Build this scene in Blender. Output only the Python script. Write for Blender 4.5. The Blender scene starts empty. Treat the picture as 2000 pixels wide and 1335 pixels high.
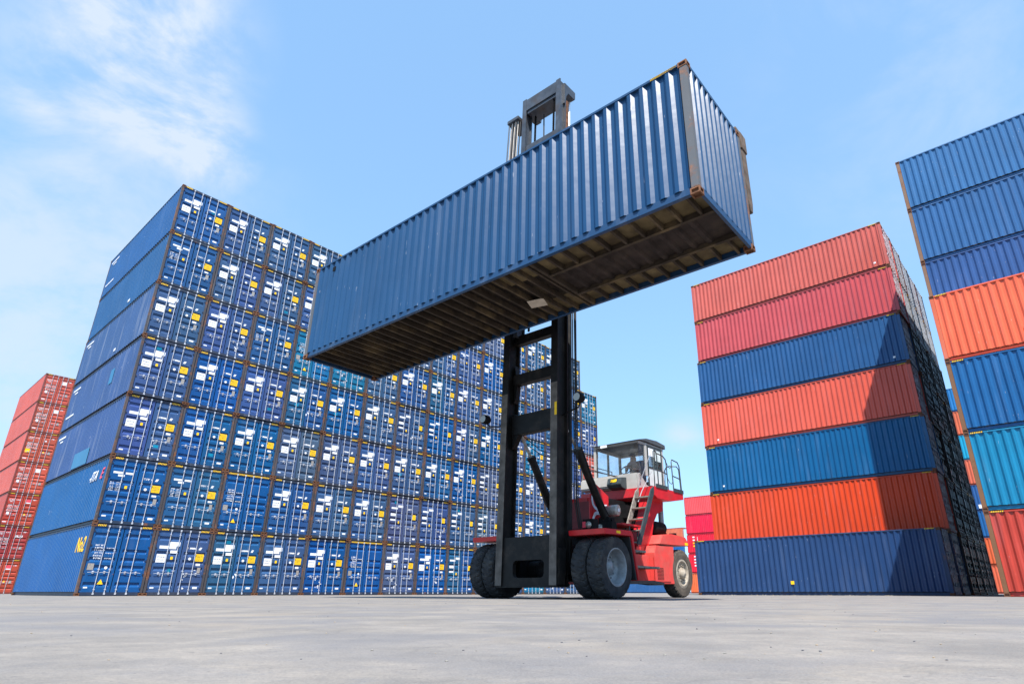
import bpy, bmesh, math, random
from math import sin, cos, pi, radians
from mathutils import Vector, Matrix

# ---------------------------------------------------------------- camera, sky, sun
scene = bpy.context.scene
COL = scene.collection
cam_d = bpy.data.cameras.new("camera")
cam = bpy.data.objects.new("camera", cam_d); COL.objects.link(cam)
cam.location = (0, 0, 0.15)
cam.rotation_euler = (pi/2 + 0.366, 0, 0)
cam_d.sensor_fit = 'HORIZONTAL'; cam_d.sensor_width = 36
cam_d.lens = 36*1165.77/2000
cam_d.shift_x = -71.75/2000; cam_d.shift_y = 41.2/2000
cam_d.clip_start = 0.05; cam_d.clip_end = 3000
scene.camera = cam

SUN = Vector((0.054, -1.3645, 2.17)).normalized()      # towards the sun, behind the camera
world = bpy.data.worlds.new("World"); scene.world = world
world.use_nodes = True
wt = world.node_tree; wt.nodes.clear()
wo = wt.nodes.new('ShaderNodeOutputWorld'); bg = wt.nodes.new('ShaderNodeBackground')
sky = wt.nodes.new('ShaderNodeTexSky'); sky.sky_type = 'NISHITA'; sky.sun_disc = False
sky.sun_elevation = math.asin(SUN.z); sky.sun_rotation = math.atan2(SUN.x, SUN.y)
sky.air_density = 1.0; sky.dust_density = 0.3; sky.ozone_density = 1.0
bg.inputs['Strength'].default_value = 0.15
# thin high clouds, laid out by direction on the sky itself
tc = wt.nodes.new('ShaderNodeTexCoord')
def wn(t, **k):
    n = wt.nodes.new(t)
    for a, v in k.items(): setattr(n, a, v)
    return n
def wl(a, b): wt.links.new(a, b)
mp = wn('ShaderNodeMapping'); mp.inputs['Scale'].default_value = (1.0, 1.0, 1.5); wl(tc.outputs['Generated'], mp.inputs['Vector'])
nz = wn('ShaderNodeTexNoise'); nz.inputs['Scale'].default_value = 5.2; nz.inputs['Detail'].default_value = 13; nz.inputs['Roughness'].default_value = 0.60; nz.inputs['Distortion'].default_value = 0.3
wl(mp.outputs[0], nz.inputs['Vector'])
def blob(d, r0, r1):
    v = wn('ShaderNodeVectorMath', operation='DISTANCE'); v.inputs[1].default_value = Vector(d).normalized()
    nrm = wn('ShaderNodeVectorMath', operation='NORMALIZE'); wl(tc.outputs['Generated'], nrm.inputs[0]); wl(nrm.outputs[0], v.inputs[0])
    m = wn('ShaderNodeMapRange', interpolation_type='SMOOTHSTEP'); m.inputs[1].default_value = r0; m.inputs[2].default_value = r1
    m.inputs[3].default_value = 1; m.inputs[4].default_value = 0; wl(v.outputs['Value'], m.inputs[0]); return m.outputs[0]
def sdir(px, py):
    f = 1165.77; x = (px-1071.75)/f; y = (708.7-py)/f; p = 0.366
    return (x, cos(p)-y*sin(p), sin(p)+y*cos(p))
def mth(op, a, b):
    m = wn('ShaderNodeMath', operation=op)
    for i, q in enumerate((a, b)):
        if hasattr(q, 'links') or hasattr(q, 'node'): wl(q, m.inputs[i])
        else: m.inputs[i].default_value = q
    return m.outputs[0]
blobs = [(285, 40, .02, .17, .95), (250, 150, .02, .17, .85), (345, 235, .01, .12, .95), (395, 290, .0, .10, .9), (90, 205, .0, .09, .6), (30, 250, .0, .16, .22), (60, 520, .05, .40, .40), (120, 40, .03, .2, .2), (410,160,.0,.05,.8), (150, 340, .0, .14, .45), (1950, 100, .05, .42, .16), (1330, 865, .0, .07, .5), (20, 700, .0, .3, .4)]
acc = None
for px, py, r0, r1, w in blobs:
    s = mth('MULTIPLY', blob(sdir(px, py), r0, r1), w)
    acc = s if acc is None else mth('MAXIMUM', acc, s)
nr = wn('ShaderNodeMapRange', interpolation_type='SMOOTHSTEP'); nr.inputs[1].default_value = 0.38; nr.inputs[2].default_value = 0.68; wl(nz.outputs['Fac'], nr.inputs[0])
cl0 = mth('MULTIPLY', acc, mth('ADD', mth('MULTIPLY', nr.outputs[0], 1.65), 0.10))
cl = mth('MINIMUM', cl0, 0.9)
cmx = wn('ShaderNodeMix', data_type='RGBA'); cmx.inputs['B'].default_value = (2.55, 2.90, 3.35, 1)
wl(cl, cmx.inputs['Factor']); 
hsv = wn('ShaderNodeHueSaturation'); hsv.inputs['Saturation'].default_value = 1.0; hsv.inputs['Value'].default_value = 1.0; hsv.inputs['Hue'].default_value = 0.5
tn = wn('ShaderNodeMix', data_type='RGBA', blend_type='MULTIPLY'); tn.inputs['Factor'].default_value = 1; tn.inputs['B'].default_value = (1.13, 1.70, 2.28, 1); gm = wn('ShaderNodeGamma'); gm.inputs[1].default_value = .40; wl(sky.outputs[0], gm.inputs[0]); wl(gm.outputs[0], tn.inputs['A']); wl(tn.outputs['Result'], hsv.inputs['Color']); wl(hsv.outputs[0], cmx.inputs['A']); wl(cmx.outputs['Result'], bg.inputs['Color']); wl(bg.outputs[0], wo.inputs['Surface'])

sd = bpy.data.lights.new("sun", 'SUN'); sd.energy = 5.0; sd.angle = radians(0.5); sd.color = (1.0, 0.955, 0.89)
so = bpy.data.objects.new("sun", sd); COL.objects.link(so); so.rotation_euler = SUN.to_track_quat('Z', 'Y').to_euler(); so.location = (0, -20, 60)
scene.view_settings.view_transform = 'Standard'; scene.view_settings.look = 'None'; scene.view_settings.gamma = 1
scene.view_settings.exposure = 1.0

# ---------------------------------------------------------------- materials
def newmat(name):
    m = bpy.data.materials.new(name); m.use_nodes = True
    return m, m.node_tree, m.node_tree.nodes['Principled BSDF']
def plain(name, col, rough=0.5, metal=0.0, var=0.15, scale=6.0, bump=0.0, spec=0.5, grime=None, gamt=0.0):
    m, t, b = newmat(name)
    b.inputs['Roughness'].default_value = rough; b.inputs['Metallic'].default_value = metal; b.inputs['Specular IOR Level'].default_value = spec
    c = t.nodes.new('ShaderNodeTexCoord'); n = t.nodes.new('ShaderNodeTexNoise'); n.inputs['Scale'].default_value = scale; n.inputs['Detail'].default_value = 6
    t.links.new(c.outputs['Object'], n.inputs['Vector'])
    mr = t.nodes.new('ShaderNodeMapRange'); mr.inputs[1].default_value = .3; mr.inputs[2].default_value = .7; mr.inputs[3].default_value = 1-var; mr.inputs[4].default_value = 1+var
    t.links.new(n.outputs['Fac'], mr.inputs[0])
    mx = t.nodes.new('ShaderNodeVectorMath'); mx.operation = 'SCALE'; mx.inputs[0].default_value = col
    t.links.new(mr.outputs[0], mx.inputs['Scale'])
    out = mx.outputs[0]
    if grime:
        n2 = t.nodes.new('ShaderNodeTexNoise'); n2.inputs['Scale'].default_value = scale*.45; n2.inputs['Detail'].default_value = 9; n2.inputs['Roughness'].default_value = .65
        t.links.new(c.outputs['Object'], n2.inputs['Vector'])
        r2 = t.nodes.new('ShaderNodeMapRange'); r2.inputs[1].default_value = .5; r2.inputs[2].default_value = .68; r2.inputs[4].default_value = gamt
        t.links.new(n2.outputs['Fac'], r2.inputs[0])
        m2 = t.nodes.new('ShaderNodeMix'); m2.data_type = 'RGBA'; m2.inputs['B'].default_value = (*grime, 1)
        t.links.new(r2.outputs[0], m2.inputs['Factor']); t.links.new(out, m2.inputs['A']); out = m2.outputs['Result']
    t.links.new(out, b.inputs['Base Color'])
    if bump:
        bp = t.nodes.new('ShaderNodeBump'); bp.inputs['Strength'].default_value = bump; bp.inputs['Distance'].default_value = .01
        t.links.new(n.outputs['Fac'], bp.inputs['Height']); t.links.new(bp.outputs[0], b.inputs['Normal'])
    return m

def paint_mat(name, rust=0.0, fade=1.0, rough=0.42):
    """weathered container paint; the hue is each object's own colour"""
    m, t, b = newmat(name); L = t.links.new
    def N(k): return t.nodes.new(k)
    oi = N('ShaderNodeObjectInfo'); c = N('ShaderNodeTexCoord')
    off = N('ShaderNodeVectorMath'); off.operation = 'ADD'
    rs = N('ShaderNodeMath'); rs.operation = 'MULTIPLY'; rs.inputs[1].default_value = 57.0; L(oi.outputs['Random'], rs.inputs[0])
    L(c.outputs['Object'], off.inputs[0]); L(rs.outputs[0], off.inputs[1])
    def noise(scale, det, rgh, sc=(1, 1, 1)):
        mp = N('ShaderNodeMapping'); mp.inputs['Scale'].default_value = sc; L(off.outputs[0], mp.inputs['Vector'])
        n = N('ShaderNodeTexNoise'); n.inputs['Scale'].default_value = scale; n.inputs['Detail'].default_value = det; n.inputs['Roughness'].default_value = rgh
        L(mp.outputs[0], n.inputs['Vector']); return n.outputs['Fac']
    def rng(s, a, b_, lo, hi):
        r = N('ShaderNodeMapRange'); r.inputs[1].default_value = a; r.inputs[2].default_value = b_; r.inputs[3].default_value = lo; r.inputs[4].default_value = hi; L(s, r.inputs[0]); return r.outputs[0]
    def mix(f, a, b_):
        x = N('ShaderNodeMix'); x.data_type = 'RGBA'; L(f, x.inputs['Factor'])
        for s, v in (('A', a), ('B', b_)):
            if isinstance(v, tuple): x.inputs[s].default_value = v
            else: L(v, x.inputs[s])
        return x.outputs['Result']
    big = noise(.55, 4, .55); streak = noise(3.2, 5, .6, (1, 1, .09)); fine = noise(22, 5, .7)
    v1 = rng(big, .3, .7, .90, 1.09)
    sc = N('ShaderNodeVectorMath'); sc.operation = 'SCALE'; L(oi.outputs['Color'], sc.inputs[0]); L(v1, sc.inputs['Scale'])
    # chalky sun-faded streaks
    f1 = rng(streak, .54, .80, 0, .30*fade)
    col = mix(f1, sc.outputs[0], (.30, .33, .38, 1))
    f2 = rng(fine, .62, .76, 0, .22)
    col = mix(f2, col, (.035, .035, .042, 1))
    # rust blooms
    rn = noise(1.7, 11, .72); fr = rng(rn, .66-rust*.17, .74-rust*.10, 0, .85)
    rc = mix(rng(noise(14, 4, .6), .35, .65, 0, 1), (.10, .036, .015, 1), (.26, .10, .04, 1))
    col = mix(fr, col, rc)
    # scratches
    w = N('ShaderNodeTexNoise'); w.inputs['Scale'].default_value = 5; w.inputs['Detail'].default_value = 2
    mp2 = N('ShaderNodeMapping'); mp2.inputs['Rotation'].default_value = (.5, .35, .4); mp2.inputs['Scale'].default_value = (7, 7, .6); L(off.outputs[0], mp2.inputs['Vector']); L(mp2.outputs[0], w.inputs['Vector'])
    fs = rng(w.outputs['Fac'], .745, .77, 0, .55)
    col = mix(fs, col, (.5, .5, .52, 1))
    L(col, b.inputs['Base Color'])
    L(rng(fr, 0, 1, rough, .85), b.inputs['Roughness']); b.inputs['Specular IOR Level'].default_value = .4
    bp = N('ShaderNodeBump'); bp.inputs['Strength'].default_value = .35; bp.inputs['Distance'].default_value = .02
    L(noise(1.6, 3, .5), bp.inputs['Height']); L(bp.outputs[0], b.inputs['Normal'])
    return m

M_paint = paint_mat('container_paint', -.12, .3, .33)
M_sidepaint = paint_mat('faded_side_paint', -.06, 1.2, .42)
M_frame = paint_mat('frame_paint', .30, .9, .5)
M_oldframe = paint_mat('rusty_frame_paint', .85, 1.0, .6)
M_clean = paint_mat('rail_paint', .05, .5, .45)
M_rust = plain('rusty_steel', (.17, .078, .042), .85, 0, .45, 9, .4, .2, (.05, .03, .025), .8)
M_black = plain('black_rubber', (.018, .018, .02), .75)
M_galv = plain('galvanised_rod', (.46, .49, .55), .42, .15, .18, 9, 0, .5, (.30, .2, .13), .5)
M_shaderod = plain('shaded_rod', (.035, .035, .04), .6, 0, .3, 9)  # dark copy of the rod steel, alley shade put into the colour
M_white = plain('white_vinyl', (.70, .72, .76), .5, 0, .08, 30, 0, .3, (.35, .33, .32), .35)
M_yellow = plain('yellow_vinyl', (.82, .50, .012), .5, 0, .12, 8, 0, .3)
M_ink = plain('dark_ink', (.03, .03, .04), .6)
M_tan = plain('grey_plate', (.34, .31, .28), .45, .3, .2, 20)
M_pink = plain('red_vinyl', (.70, .06, .09), .5)
M_under = plain('underfloor', (.046, .034, .025), .85, 0, .35, 2.5, .2, .2, (.20, .14, .07), .6)
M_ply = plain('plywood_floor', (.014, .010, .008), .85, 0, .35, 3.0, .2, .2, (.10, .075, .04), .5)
M_mast = plain('mast_steel', (.008, .0075, .0075), .55, .0, .35, 5, .1, .22, (.065, .05, .04), .35)
M_front = plain('grey_brown_steel', (.115, .10, .088), .75, .1, .45, 4, .2, .3, (.05, .045, .042), .75)  # grey-brown, paler than the mast steel
M_arm = plain('weathered_arm', (.12, .088, .068), .85, 0, .4, 6, .3, .2, (.05, .045, .042), .6)
M_mast2 = plain('raised_mast_steel', (.062, .070, .084), .42, .3, .3, 4, .1, .45, (.075, .05, .035), .6)
M_red = plain('handler_red', (.50, .014, .020), .38, 0, .12, 5, .05, .5, (.22, .04, .035), .5)
M_redshade = plain('shaded_red', (.13, .007, .010), .5, 0, .3, 4, .05, .4, (.05, .015, .015), .6)  # front box red, darkened: the lifted container's shadow put into the colour
M_redlit = plain('faded_handler_red', (.60, .056, .048), .5, 0, .1, 4, .05, .4, (.40, .16, .12), .35)  # paler handler red for sunlit panels, sunlight put into the colour
M_dark = plain('dark_machinery', (.007, .007, .008), .7, .0, .4, 6, .2, .15)
M_chrome = plain('chrome_rod', (.85, .87, .9), .25, .6, .05, 3)
M_tyre = plain('tyre_rubber', (.026, .027, .030), .82, 0, .3, 7, .3, .3, (.10, .09, .08), .5)
M_rim = plain('grey_rim', (.24, .26, .28), .5, .2, .2, 8, 0, .4, (.10, .09, .08), .5)
M_tyre2 = plain('dusty_tyre', (.085, .070, .057), .9, 0, .3, 7, .3, .2, (.04, .036, .033), .6)
M_rim2 = plain('dusty_rim', (.30, .26, .21), .75, .0, .3, 10, .2, .2, (.14, .10, .07), .6)
M_cab = plain('cab_cream', (.37, .36, .345), .5, 0, .08, 4, 0, .4, (.26, .24, .21), .45)
M_cabdark = plain('cab_roof', (.055, .065, .075), .55, 0, .2, 5)
M_step = plain('dusty_step_steel', (.24, .215, .19), .75, .2, .3, 12, .3, .3, (.05, .045, .04), .6)
M_rail = plain('rail_steel', (.045, .06, .065), .45, .3, .2, 8)
M_lamp = plain('lamp_glass', (.34, .32, .28), .2, .4, .1, 8)
M_skin = plain('skin', (.35, .20, .14), .6)
M_shirt = plain('work_shirt', (.30, .24, .24), .85)
M_trouser = plain('khaki_trousers', (.36, .30, .25), .9)
M_cap = plain('navy_cap', (.02, .028, .07), .8)
M_seat = plain('blue_seat_cloth', (.02, .04, .12), .85)
def glass_mat():
    m, t, b = newmat('cab_glass'); t.nodes.remove(b)
    o = t.nodes['Material Output']; tr = t.nodes.new('ShaderNodeBsdfTransparent'); gl = t.nodes.new('ShaderNodeBsdfGlossy'); df = t.nodes.new('ShaderNodeBsdfDiffuse')
    tr.inputs[0].default_value = (.98, .985, .985, 1); gl.inputs['Roughness'].default_value = .04; df.inputs[0].default_value = (.5, .52, .52, 1)
    fr = t.nodes.new('ShaderNodeLayerWeight'); fr.inputs[0].default_value = .12
    m1 = t.nodes.new('ShaderNodeMixShader'); m2 = t.nodes.new('ShaderNodeMixShader')
    n = t.nodes.new('ShaderNodeTexNoise'); n.inputs['Scale'].default_value = 5; n.inputs['Detail'].default_value = 8
    mr = t.nodes.new('ShaderNodeMapRange'); mr.inputs[1].default_value = .4; mr.inputs[2].default_value = .75; mr.inputs[3].default_value = .015; mr.inputs[4].default_value = .14
    t.links.new(n.outputs['Fac'], mr.inputs[0]); t.links.new(mr.outputs[0], m1.inputs[0]); t.links.new(tr.outputs[0], m1.inputs[1]); t.links.new(df.outputs[0], m1.inputs[2])
    t.links.new(fr.outputs[0], m2.inputs[0]); t.links.new(m1.outputs[0], m2.inputs[1]); t.links.new(gl.outputs[0], m2.inputs[2]); t.links.new(m2.outputs[0], o.inputs['Surface'])
    return m
M_glass = glass_mat()
M_whiteglass = plain('reflecting_pane', (.55, .62, .62), .25, 0, .1, 4)  # white reflection on the door panes, put into the base colour

def ground_mat():
    m, t, b = newmat('concrete_yard'); L = t.links.new
    def N(k): return t.nodes.new(k)
    c = N('ShaderNodeTexCoord')
    def noise(scale, det, rgh, sc=(1, 1, 1), dist=0):
        mp = N('ShaderNodeMapping'); mp.inputs['Scale'].default_value = sc; L(c.outputs['Object'], mp.inputs['Vector'])
        n = N('ShaderNodeTexNoise'); n.inputs['Scale'].default_value = scale; n.inputs['Detail'].default_value = det; n.inputs['Roughness'].default_value = rgh; n.inputs['Distortion'].default_value = dist
        L(mp.outputs[0], n.inputs['Vector']); return n.outputs['Fac']
    def rng(s, a, b_, lo, hi):
        r = N('ShaderNodeMapRange'); r.inputs[1].default_value = a; r.inputs[2].default_value = b_; r.inputs[3].default_value = lo; r.inputs[4].default_value = hi; L(s, r.inputs[0]); return r.outputs[0]
    def mix(f, a, b_):
        x = N('ShaderNodeMix'); x.data_type = 'RGBA'; L(f, x.inputs['Factor'])
        for s, v in (('A', a), ('B', b_)):
            if isinstance(v, tuple): x.inputs[s].default_value = v
            else: L(v, x.inputs[s])
        return x.outputs['Result']
    col = mix(rng(noise(1.9, 11, .74), .40, .62, 0, 1), (.134, .124, .116, 1), (.255, .228, .198, 1))
    col = mix(rng(noise(.55, 6, .6, (1, 1.6, 1), .6), .47, .60, 0, .7), col, (.118, .120, .136, 1))
    col = mix(rng(noise(.8, 5, .6), .54, .68, 0, .6), col, (.27, .22, .16, 1))
    col = mix(rng(noise(3.7, 7, .7), .60, .72, 0, .5), col, (.105, .108, .12, 1))
    col = mix(rng(noise(48, 5, .75), .38, .66, 0, .55), col, (.125, .12, .115, 1))
    col = mix(rng(noise(30, 2, .5), .70, .74, 0, .7), col, (.05, .05, .055, 1))
    col = mix(rng(noise(11, 6, .8), .56, .62, 0, .35), col, (.13, .135, .15, 1))
    col = mix(rng(noise(170, 3, .8), .42, .62, 0, .35), col, (.29, .27, .25, 1))
    col = mix(rng(noise(95, 3, .8), .58, .66, 0, .5), col, (.09, .09, .095, 1))
    vo = N('ShaderNodeTexVoronoi'); vo.feature = 'DISTANCE_TO_EDGE'; vo.inputs['Scale'].default_value = .33
    wp = N('ShaderNodeVectorMath'); wp.operation = 'ADD'; nn = N('ShaderNodeTexNoise'); nn.inputs['Scale'].default_value = 2.2; nn.inputs['Detail'].default_value = 6; L(c.outputs['Object'], nn.inputs['Vector']); L(c.outputs['Object'], wp.inputs[0]); L(nn.outputs['Color'], wp.inputs[1]); L(wp.outputs[0], vo.inputs['Vector'])
    col = mix(rng(vo.outputs['Distance'], .0, .004, .22, 0), col, (.075, .075, .08, 1))
    L(col, b.inputs['Base Color']); b.inputs['Roughness'].default_value = .85; b.inputs['Specular IOR Level'].default_value = .25
    bp = N('ShaderNodeBump'); bp.inputs['Strength'].default_value = .35; bp.inputs['Distance'].default_value = .004
    L(noise(60, 6, .7), bp.inputs['Height']); L(bp.outputs[0], b.inputs['Normal'])
    return m
M_ground = ground_mat()

# ---------------------------------------------------------------- mesh helpers
class MB:
    def __init__(s): s.v = []; s.f = []; s.m = []; s.smooth = []
    def add(s, vs, fs, mi=0, sm=False):
        o = len(s.v); s.v += [tuple(p) for p in vs]; s.f += [tuple(i+o for i in f) for f in fs]; s.m += [mi]*len(fs); s.smooth += [sm]*len(fs); return s
    def box(s, x0, x1, y0, y1, z0, z1, mi=0):
        return s.add([(x, y, z) for z in (z0, z1) for y in (y0, y1) for x in (x0, x1)],
                     [(0, 2, 3, 1), (4, 5, 7, 6), (0, 1, 5, 4), (2, 6, 7, 3), (0, 4, 6, 2), (1, 3, 7, 5)], mi)
    def prism(s, poly, axis, lo, hi, mi=0):
        n = len(poly)
        def P(a, b, h): return {'x': (h, a, b), 'y': (a, h, b), 'z': (a, b, h)}[axis]
        vs = [P(a, b, lo) for a, b in poly] + [P(a, b, hi) for a, b in poly]
        fs = [tuple(range(n))[::-1], tuple(range(n, 2*n))] + [(i, (i+1) % n, n+(i+1) % n, n+i) for i in range(n)]
        return s.add(vs, fs, mi)
    def tube(s, pts, r, n=8, mi=0, cap=True, sm=True):
        pts = [Vector(p) for p in pts]; rings = []
        rs = r if isinstance(r, (list, tuple)) else [r]*len(pts)
        for i, p in enumerate(pts):
            d = (pts[min(i+1, len(pts)-1)]-pts[max(i-1, 0)]).normalized()
            u = d.cross(Vector((0, 0, 1)));
            if u.length < .05: u = d.cross(Vector((1, 0, 0)))
            u.normalize(); w = d.cross(u).normalized()
            rings.append([p+u*rs[i]*cos(2*pi*k/n)+w*rs[i]*sin(2*pi*k/n) for k in range(n)])
        vs = [q for g in rings for q in g]; fs = []
        for i in range(len(pts)-1):
            for k in range(n): fs.append((i*n+k, i*n+(k+1) % n, (i+1)*n+(k+1) % n, (i+1)*n+k))
        s.add(vs, fs, mi, sm)
        if cap:
            s.add(rings[0], [tuple(range(n))], mi); s.add(rings[-1], [tuple(range(n))], mi)
        return s
    def lathe(s, prof, c, n=32, mi=0, axis='x', sm=True):
        """prof: (offset along axis, radius)"""
        vs = []
        for a, r in prof:
            for k in range(n):
                t = 2*pi*k/n
                if axis == 'x': vs.append((c[0]+a, c[1]+r*cos(t), c[2]+r*sin(t)))
                elif axis == 'y': vs.append((c[0]+r*cos(t), c[1]+a, c[2]+r*sin(t)))
                else: vs.append((c[0]+r*cos(t), c[1]+r*sin(t), c[2]+a))
        fs = [(i*n+k, i*n+(k+1) % n, (i+1)*n+(k+1) % n, (i+1)*n+k) for i in range(len(prof)-1) for k in range(n)]
        return s.add(vs, fs, mi, sm)
    def mesh(s, name, mats, bevel=0, recalc=True):
        me = bpy.data.meshes.new(name); me.from_pydata(s.v, [], s.f)
        for m in mats if isinstance(mats, (list, tuple)) else [mats]: me.materials.append(m)
        me.polygons.foreach_set('material_index', s.m); me.polygons.foreach_set('use_smooth', s.smooth)
        bm = bmesh.new(); bm.from_mesh(me)
        if recalc: bmesh.ops.recalc_face_normals(bm, faces=bm.faces)
        if bevel:
            es = [e for e in bm.edges if len(e.link_faces) == 2 and e.calc_face_angle(0) > .6]
            bmesh.ops.bevel(bm, geom=es, offset=bevel, segments=2, affect='EDGES', clamp_overlap=True)
        bm.to_mesh(me); bm.free(); me.update()
        return me

def link(name, me, parent=None, color=None, loc=(0, 0, 0), rotz=0, label=None):
    o = bpy.data.objects.new(name, me); COL.objects.link(o)
    o.location = loc; o.rotation_euler = (0, 0, rotz)
    if parent is not None: o.parent = parent
    if color is not None: o.color = (*color, 1)
    if label: o['label'] = label
    return o
def thing(name, label, cat, loc=(0, 0, 0), rotz=0, group=None):
    o = link(name, None, None, None, loc, rotz); o['label'] = label; o['category'] = cat
    if group: o['group'] = group
    o.empty_display_size = .3
    return o
def text_mesh(s, size, mat, depth=.004, shear=0.0, name='text'):
    cu = bpy.data.curves.new('tmp_text', 'FONT'); cu.body = s; cu.size = size; cu.extrude = depth; cu.shear = shear; cu.offset = size*.02
    ob = bpy.data.objects.new('tmp_text', cu); COL.objects.link(ob)
    dg = bpy.context.evaluated_depsgraph_get()
    me = bpy.data.meshes.new_from_object(ob.evaluated_get(dg)); me.name = name
    bpy.data.objects.remove(ob); bpy.data.curves.remove(cu)
    me.materials.clear(); me.materials.append(mat)
    return me

# ---------------------------------------------------------------- ground
g = MB(); n = 1
g.add([(-400, -60, 0), (400, -60, 0), (400, 700, 0), (-400, 700, 0)], [(0, 1, 2, 3)])
go = link('ground', g.mesh('ground', M_ground)); go['kind'] = 'structure'; go['label'] = 'pale grey stained concrete yard surface'

rnd = random.Random(5)
gr = MB()
def pebble(mb, x, y, r, rr):
    vs = []; k = 6
    for j, (h, q) in enumerate(((0, .8), (.45, 1), (.8, .55))):
        for i in range(k):
            t = 2*pi*i/k+j*.3; s = r*q*rr.uniform(.75, 1.2); vs.append((x+s*cos(t)*1.2, y+s*sin(t), r*h*rr.uniform(.8, 1.2)))
    fs = [(j*k+i, j*k+(i+1) % k, (j+1)*k+(i+1) % k, (j+1)*k+i) for j in range(2) for i in range(k)] + [tuple(range(12, 18))]
    mb.add(vs, fs, rr.choice([0, 0, 1, 2]))
for i in range(330):
    d = 1.5*math.exp(rnd.uniform(0, 2.7)); x = rnd.uniform(-1.0, .95)*d
    if rnd.random() < .35: x = abs(x)*rnd.uniform(.3, 1)
    pebble(gr, x, d, rnd.uniform(.0010, .0030)*(1+d*.16), rnd)
for i in range(170):       # crumbs along the foot of the right-hand block
    t = rnd.uniform(-13, 1); x = 17.6+.7587*t+rnd.uniform(-.8, .5); y = 27.2-.6514*t+rnd.uniform(-1.2, -.1)
    pebble(gr, x, y, rnd.uniform(.01, .035), rnd)
M_p1 = plain('light_stone', (.22, .21, .19), .9); M_p2 = plain('dark_stone', (.09, .09, .10), .9); M_p3 = plain('tan_stone', (.28, .22, .15), .9)
o = link('gravel', gr.mesh('gravel', [M_p1, M_p2, M_p3])); o['kind'] = 'stuff'; o['label'] = 'loose pebbles and grit scattered on the concrete yard'; o['category'] = 'gravel'

# ---------------------------------------------------------------- containers
CL, CW, CH = 12.192, 2.438, 2.896
def corrugate(length, pitch, depth, y_out, sgn, z0, z1, x_start, along='x', fr=(.26, .50, .76)):
    """trapezoid sheet; y_out is the crest plane, depth goes inwards (sgn=+1 towards +)"""
    n = max(1, round(length/pitch)); p = length/n; mb = MB(); prof = []
    for i in range(n):
        b = i*p
        prof += [(b, 0), (b+p*fr[0], 0), (b+p*fr[1], 1), (b+p*fr[2], 1)]
    prof.append((length, 0))
    vs = []
    for s, d in prof:
        q = y_out+sgn*d*depth
        for z in (z0, z1): vs.append((x_start-s, q, z) if along == 'x' else (q, x_start+s, z))
    fs = [(2*i, 2*i+2, 2*i+3, 2*i+1) for i in range(len(prof)-1)]
    mb.add(vs, fs); return mb
def build_frame(H, inset):
    f = MB()
    for y0, y1 in ((.012, .07), (CW-.07, CW-.012)):          # side rails
        s_ = 1 if y0 < 1 else -1; e0, e1 = sorted(((y0 if s_ > 0 else y1)+s_*inset, (y0 if s_ > 0 else y1)+s_*(inset+.02)))
        f.box(-CL+.17, -.17, y0-(.010 if s_ > 0 else -.002), y1+(.010 if s_ < 0 else -.002), H-.066, H-.008); f.box(-CL+.17, -.17, e0, e1, .028, .178)
        l0, l1 = sorted(((y0 if s_ > 0 else y1)-s_*.004, (y0 if s_ > 0 else y1)+s_*.075)); f.box(-CL+.17, -.17, l0, l1, .014, .0275)
    f.box(-.07, -.012, .17, CW-.17, H-.12, H-.008)           # door header
    f.box(-.07, -.012, .17, CW-.17, .02, .15)                # door sill
    f.box(-CL+.012, -CL+.07, .17, CW-.17, H-.09, H-.008); f.box(-CL+.012, -CL+.07, .17, CW-.17, .02, .17)
    return f
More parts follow.
